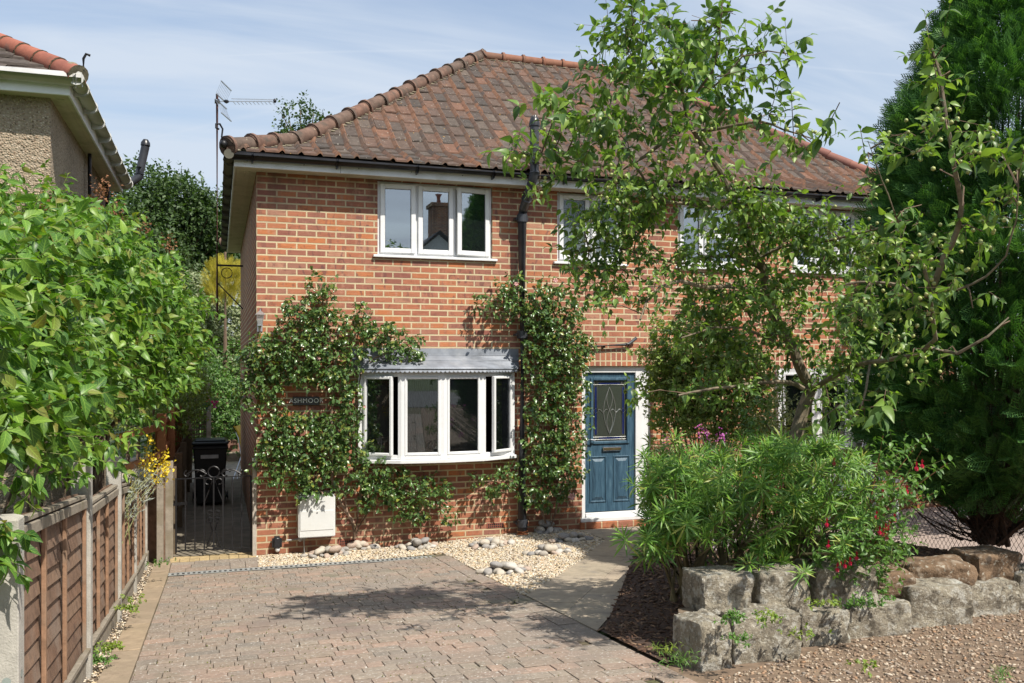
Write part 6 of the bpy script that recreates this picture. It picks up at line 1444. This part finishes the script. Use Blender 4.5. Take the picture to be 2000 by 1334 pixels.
# ---------- conifer on the right
CO=thing('leylandii_conifer','tall dark green feathery conifer filling the right edge above the wall','conifer',at(1900,1100,7.7))
cb_=V3(*at(1930,1100,7.7));f=Fol(91);r=f.r
axis=V3(*at(2010,700,7.6));ax,ay=axis[0],axis[1]
def crad(z):  # crown radius against height
    zs=[.95,1.35,2.0,3.0,4.0,4.6,5.2,6.2,7.0];rs_=[.55,1.1,1.38,1.26,1.04,.86,.55,.32,.1]
    return float(np.interp(z,zs,rs_))
B=[];V=[];S=[]
while len(B)<13500:
    z=r.uniform(1.0,6.7);a=r.uniform(-math.pi,math.pi);R0=crad(z)*(1+.16*noise.noise(Vector((math.cos(a)*1.6,math.sin(a)*1.6,z*1.7)))+.07*noise.noise(Vector((math.cos(a)*5,math.sin(a)*5,z*5))))
    # most of what is seen faces the camera; the far side is thinner
    face=-(math.cos(a)*SN+math.sin(a)*CS)
    if face<-.3 and r.uniform()<.65: continue
    inn=abs(r.normal(0,.13)) if r.uniform()<.75 else r.uniform(.1,.6)
    rad=R0*(1-inn);x=ax+rad*math.cos(a)*1.05;y=ay+rad*math.sin(a)*.95
    if z>4.3 and r.uniform()<.25: continue
    B.append((x,y,z));V.append((math.cos(a)*.8,math.sin(a)*.8,.55+r.normal(0,.3)));S.append(r.uniform(.16,.27)*(1 if inn<.25 else 1.2))
B=np.array(B);V=np.array(V)+r.normal(0,.22,(len(B),3));Nn=UP*.6+r.normal(0,.7,(len(B),3))
leafs('foliage',B,V,Nn,np.array(S),L_SP,LF_CON,CO)
m=MB();c=Vector(tuple(cb_));c.z=bedz(5.3,-5)
for k in range(70):
    a=r.uniform(0,6.28);z=r.uniform(1.2,5.6);rad=crad(z)*r.uniform(.5,.9);e=Vector((ax+rad*math.cos(a),ay+rad*math.sin(a),z));q=Vector((c.x+r.normal(0,.05),c.y+r.normal(0,.05),c.z))
    mid=q.lerp(e,.45)+Vector(((e.x-q.x)*.18,(e.y-q.y)*.18,0));m.tube([q,mid,e],[.026,.014,.004],5)
for k in range(90):   # bare lower twigs
    a=r.uniform(2.2,4.9);q=c+Vector((r.normal(0,.1),r.normal(0,.1),r.uniform(.0,.3)));e=q+Vector((math.cos(a)*r.uniform(.3,.75),math.sin(a)*r.uniform(.1,.6),r.uniform(.15,.8)))
    m.tube([q,q.lerp(e,.5)+Vector((0,0,-.05)),e],[.010,.006,.002],4)
m.build('trunk',M_plain('conifer_bark',(.10,.055,.035),.9,var=.4),CO,smooth=True)
# second brighter conifer leader seen low at the right
# ---------- background
def crown(f,c,rad,n,size,flat=1.,clump=9,seed=0,L=(.2,.5),pairs=2,hollow=.6):
    r=f.r;c=V3(*c);rad=np.array(rad,float)*np.ones(3)
    cl=r.normal(0,1,(clump,3));cl=nrm(cl)*r.uniform(.45,.85,(clump,1));cl[:,2]=cl[:,2]*.9+.05
    k=n//clump
    for q in cl:
        cc=c+q*rad;s=rad*r.uniform(.28,.48);d=nrm(r.normal(0,1,(k,3)));rr_=r.uniform(hollow,1,(k,1));B=cc+d*s*rr_;f.shoots(B,d+UP*.3,r.uniform(L[0],L[1],k),pairs,size,droop=.3,stem=0,nj=.8)
def bg_tree(name,lbl,px,py,D,rad,n,size,lm,seed,base_z=0,clump=14,tm=L_SM,hollow=.5,cat='tree'):
    c=at(px,py,D);T=thing(name,lbl,cat,(c[0],c[1],base_z));f=Fol(seed);crown(f,c,rad,n,size,clump=clump,hollow=hollow);f.build(tm,lm,TWIG,T)
    m=MB();b=Vector((c[0],c[1],base_z));t=Vector(c);m.tube([b,b.lerp(t,.5),t],[.16,.12,.06],8)
    for k in range(12):
        d=Vector((f.r.normal(0,1),f.r.normal(0,1),abs(f.r.normal(.4,.5)))).normalized();e=t+Vector((d.x*rad[0],d.y*rad[1],d.z*rad[2]))*.8;m.tube([b.lerp(t,.6+.03*k),e],[.05,.012],5)
    m.build('trunk',STEM,T);return T
bg_tree('background_tree','broad green tree rising between the two houses behind the flue pipe',318,470,27,(2.0,1.6,2.1),5200,.16,LF_BG,101,clump=26)
bg_tree('background_tree','dark green tree filling the gap right behind the aerial mast',415,480,29,(1.5,1.2,1.5),3000,.15,LF_BG2,102,clump=18)
bg_tree('airy_tree','thin feathery treetop showing above the left roof hip',590,255,27,(1.0,.8,.95),420,.15,LF_BG,103,clump=9,hollow=.3)
T=thing('roof_conifer','dark conifer tip showing above the roof ridge behind the apple crown','conifer',at(1342,500,27));f=Fol(104);r=f.r;tip=V3(*at(1342,66,27));n=1500;u=r.uniform(0,1,n);a=r.uniform(0,6.28,n);rad=.15+u*1.0
B=tip+np.stack([np.cos(a)*rad*.8,np.sin(a)*rad*.8,-u*4.2],1);leafs('foliage',B,np.stack([np.cos(a),np.sin(a),np.full(n,.6)],1),UP+r.normal(0,.6,(n,3)),np.full(n,.45),L_SPL,LF_CON,T)
m=MB();m.tube([(tip[0],tip[1],0),tuple(tip)],[.25,.03],8);m.build('trunk',STEM,T)
T=thing('golden_conifer','golden yellow conifer glowing behind the side passage','conifer',at(445,700,22));f=Fol(105);r=f.r;c=V3(*at(440,556,22));n=700;B=c+nrm(r.normal(0,1,(n,3)))*r.uniform(.4,1,(n,1))*V3(.52,.5,.62);V=(B-c)*V3(1,1,.5)+UP*.8
leafs('foliage',B,V,r.normal(0,1,(n,3))+UP,r.uniform(.14,.26,n),L_SPL,LF_GOLD,T)
m=MB();m.tube([(c[0],c[1],0),(c[0],c[1],c[2]+.8)],[.12,.03],8);m.build('trunk',STEM,T)
def mound(name,lbl,cs,n,size,lm,seed,tm=L_SM,cat='shrub',pairs=3,L=(.12,.3),base=None,droop=.3):
    c0=cs[0][0];T=thing(name,lbl,cat,(c0[0],c0[1],0));f=Fol(seed);r=f.r
    for c,rad in cs:
        k=int(n/len(cs));d=nrm(r.normal(0,1,(k,3)));B=V3(*c)+d*np.array(rad)*r.uniform(.6,1.05,(k,1));B[:,2]=np.maximum(B[:,2],.05);f.shoots(B,d+UP*.5,r.uniform(L[0],L[1],k),pairs,size,droop=droop,stem=.004,nj=.7)
    f.build(tm,lm,TWIG,T)
    m=MB()
    for c,rad in cs: m.tube([(c[0],c[1],0),(c[0],c[1],c[2])],[.05,.02],6)
    m.build('trunk',STEM,T);return T
mound('silvery_shrub','tall pale grey green shrub arching behind the side passage',[(at(400,640,23.5),(1.3,1.,1.1)),(at(445,670,23.8),(.75,.8,.95)),(at(345,660,23.),(1.,.9,1.1)),(at(420,720,23.5),(1.1,.9,.8)),(at(380,590,24),(.75,.7,.65))],3800,.12,LF_WIL,111,tm=L_NA if False else L_SM,droop=.6)
mound('green_hedge','glossy dark green hedge closing the end of the side passage',[(at(440,830,21),(1.3,.8,1.0)),(at(400,800,21.5),(1.2,.8,1.0)),(at(460,770,22),(1.0,.7,1.2)),(at(340,800,20.5),(1.3,.8,1.3))],2600,.10,LF_BG2,112,cat='hedge')
mound('garden_shrub','light green shrub showing above the orange fence',[(at(330,780,15),(.55,.6,.45)),(at(300,800,14.5),(.5,.6,.5)),(at(355,770,16),(.4,.5,.45))],900,.07,LF_LIME,113)
mound('garden_shrub','shaded leafy shrub filling the gap between the houses',[(at(270,640,20),(1.3,1.,1.4)),(at(250,560,20),(1.2,1.,1.4)),(at(300,520,26),(1.2,.9,1.)),(at(270,720,19),(1.2,1.,1.2))],3000,.11,LF_BG,114)
T=thing('side_thicket','dense dark shrubbery behind the conifer at the right edge','shrub',(9.5,-3,0));f=Fol(115);crown(f,(10.2,-2.5,2.6),(2.6,1.5,2.8),3000,.12,clump=20);f.build(L_SM,LF_BG,TWIG,T)
# pot flowers, weeds
for i,(t,q) in enumerate(PG):
    f=Fol(120+i);r=f.r;B=V3(*q)+V3(0,0,.15)+r.normal(0,1,(40,3))*V3(.05,.05,.03);f.shoots(B,r.normal(0,1,(40,3))+UP,np.full(40,.08),2,.035,stem=0);f.build(L_SM,LF_BG2,GREENSTEM,t)
    P=V3(*q)+V3(0,0,.22)+r.normal(0,1,(22,3))*V3(.07,.07,.035);leafs('flower',P,r.normal(0,1,P.shape),r.normal(0,1,P.shape),np.full(22,.035),L_SM,PET_R,t)
wl=[((215,1265,5.7),40,'low yellow green weeds growing at the fence foot nearest the second post'),((190,1290,5.5),24,'small weed tuft beside the second concrete post'),((250,1190,6.6),26,'reddish weeds growing between the grit and third fence panel'),((315,1100,8.8),18,'bright green weed at the foot of the timber gate post'),((262,1170,7.0),14,'tiny green weed halfway along the panel fence'),
 ((1680,1180,5.55),40,'bright green weed tuft growing from the middle joint of the stone wall'),((1610,1180,5.4),24,'ivy leaved weed hanging between the second and third top stones'),((1430,1208,5.05),36,'leafy weeds growing on the ledge of the left stones'),((1500,1205,5.1),22,'weed sprigs under the second top stone'),((1440,1250,4.95),18,'green weed sprouting at the left lower stone joint'),((1575,1240,5.25),14,'small weed at the foot of the lower stones'),((1330,1290,5.0),26,'grassy tuft beside the lowest left stone'),((1300,1270,5.2),18,'sparse grass blades on the bark mulch'),((1720,1165,5.5),18,'yellow green weed at the right end of the top stones'),((1690,1300,4.55),10,'tiny seedling in the foreground gravel'),((1960,1320,4.35),16,'small tuft of grass in the gravel at the bottom right')]
for i,(p,n,lb) in enumerate(wl):
    c=V3(*at(*p));T=thing('weed_tuft',lb,'weed',tuple(c),group='weeds in cracks and along edges');f=Fol(130+i);r=f.r;B=c+r.normal(0,1,(n,3))*V3(.05,.04,.012);B[:,2]=np.maximum(B[:,2],c[2]-.02)
    gr_=('grass' in lb);f.shoots(B,r.normal(0,.6,(n,3))+UP+V3(.1,-.5,0),np.full(n,.025),2,.026 if not gr_ else .05,stem=.0015,droop=.1 if gr_ else .3);f.build(L_NA if gr_ else L_RD,LF_YEL if i%2==0 else LF_FU,GREENSTEM,T)
T=thing('mulch_seedling','small leafy plants dotted over the bark mulch','plant',at(1320,1110,6.6));f=Fol(150);r=f.r;B=[]
for (px,py) in ((1300,1120),(1330,1130),(1290,1100),(1360,1125)):
    for k in range(8): p=ongr(px+r.normal(0,12),py+r.normal(0,6));B.append((p[0],p[1],bedz(p[0],p[1])+.02))
B=np.array(B);f.shoots(B,r.normal(0,.5,B.shape)+UP,np.full(len(B),.08),3,.06,stem=.002);f.build(L_NA,LF_SP,GREENSTEM,T)
# moss tufts in paving joints
P=[];r=np.random.default_rng(5)
while len(P)<3600:
    x=r.uniform(-.9,2.0);k=r.integers(0,80);y=-.83-.125*k
    if noise.noise(Vector((x*1.5,y*1.5,0)))>-.05: P.append((x+r.normal(0,.01),y+r.normal(0,.003),G(x,y)+.004))
P=np.array(P);leafs('joint_moss',P,r.normal(0,1,P.shape)+UP*.5,r.normal(0,1,P.shape)+UP,r.uniform(.006,.016,len(P)),L_SM,M_leaf('moss',[(.10,.11,.02),(.14,.14,.03),(.07,.085,.02)],.8,.1,vein=0),label='moss growing in the joints of the block paving',cat='moss',kind='stuff')
# ---------- the houses and trees across the street, behind the camera (seen mirrored in the windows)
OB=thing('opposite_house','white gabled house with brick chimneys across the street, mirrored in the upstairs windows','house',(11,-36,0))
def mir(px,py,yy):
    p=onY(px,py,-yy) if False else onY(px,py,abs(yy));return Vector((p[0],-p[1],p[2]))
yy=-36
a=mir(835,490,yy);b=mir(870,430,yy)
RW2=M_plain('white_render',(.62,.62,.60),.8);SLT=M_plain('slate_roof',(.06,.06,.065),.7)
gx_=mir(858,460,yy).x;m=MB();m.box(gx_-3.6,gx_+3.6,yy-8,yy,0,6.2);m.add([(gx_-3.6,yy,6.2),(gx_+3.6,yy,6.2),(gx_,yy,mir(858,458,yy).z)],[(0,1,2)]);m.build('wall',RW2,OB)
zt=mir(858,458,yy).z;m=MB();m.add([(gx_-4,yy+.3,5.9),(gx_,yy+.3,zt+.2),(gx_,yy-8.3,zt+.2),(gx_-4,yy-8.3,5.9),(gx_+4,yy+.3,5.9),(gx_+4,yy-8.3,5.9)],[(0,1,2,3),(1,4,5,2)]);m.box(gx_+3.7,gx_+14,yy-7,yy-.5,0,6.0);m.add([(gx_+3.7,yy-.3,6.),(gx_+14,yy-.3,6.),(gx_+14,yy-3.8,9.0),(gx_+3.7,yy-3.8,9.0)],[(0,1,2,3)]);m.build('roof',SLT,OB)
for (x0,x1,ztp,pots) in ((846,878,402,1),(905,942,432,4)):
    p0=mir(x0,ztp,yy-1);p1=mir(x1,ztp,yy-1);m=MB();m.box(p0.x,p1.x,yy-2.2,yy-1,5.5,p0.z);m.box(p0.x-.1,p1.x+.1,yy-2.3,yy-.9,p0.z,p0.z+.2);ch=m.build('chimney',BRICK,OB)
    for k in range(pots):
        x=p0.x+(p1.x-p0.x)*(k+.5)/pots;m=MB();m.lathe((x,yy-1.6,p0.z+.2),[(.2,0),(.16,.5),(.2,.55)],10);m.build('chimney_pot',REDT,ch)
for i,(x,h) in enumerate(((-9,6.5),(-3,5.5),(19,7),(26,6))):
    T=thing('street_tree',['round leafy tree across the street, far left in the reflections','smaller leafy tree across the street beside the verge','tall leafy tree across the street beyond the white house','last leafy tree at the far end of the street'][i],'tree',(x,-33,0),group='trees across the street');f=Fol(160+i);crown(f,(x,-33,h*.62),(2.6,2.,h*.40),900,.35,clump=12);f.build(L_SM,LF_BG,TWIG,T);m=MB();m.tube([(x,-33,0),(x,-33,h*.6)],[.25,.1],8);m.build('trunk',STEM,T)
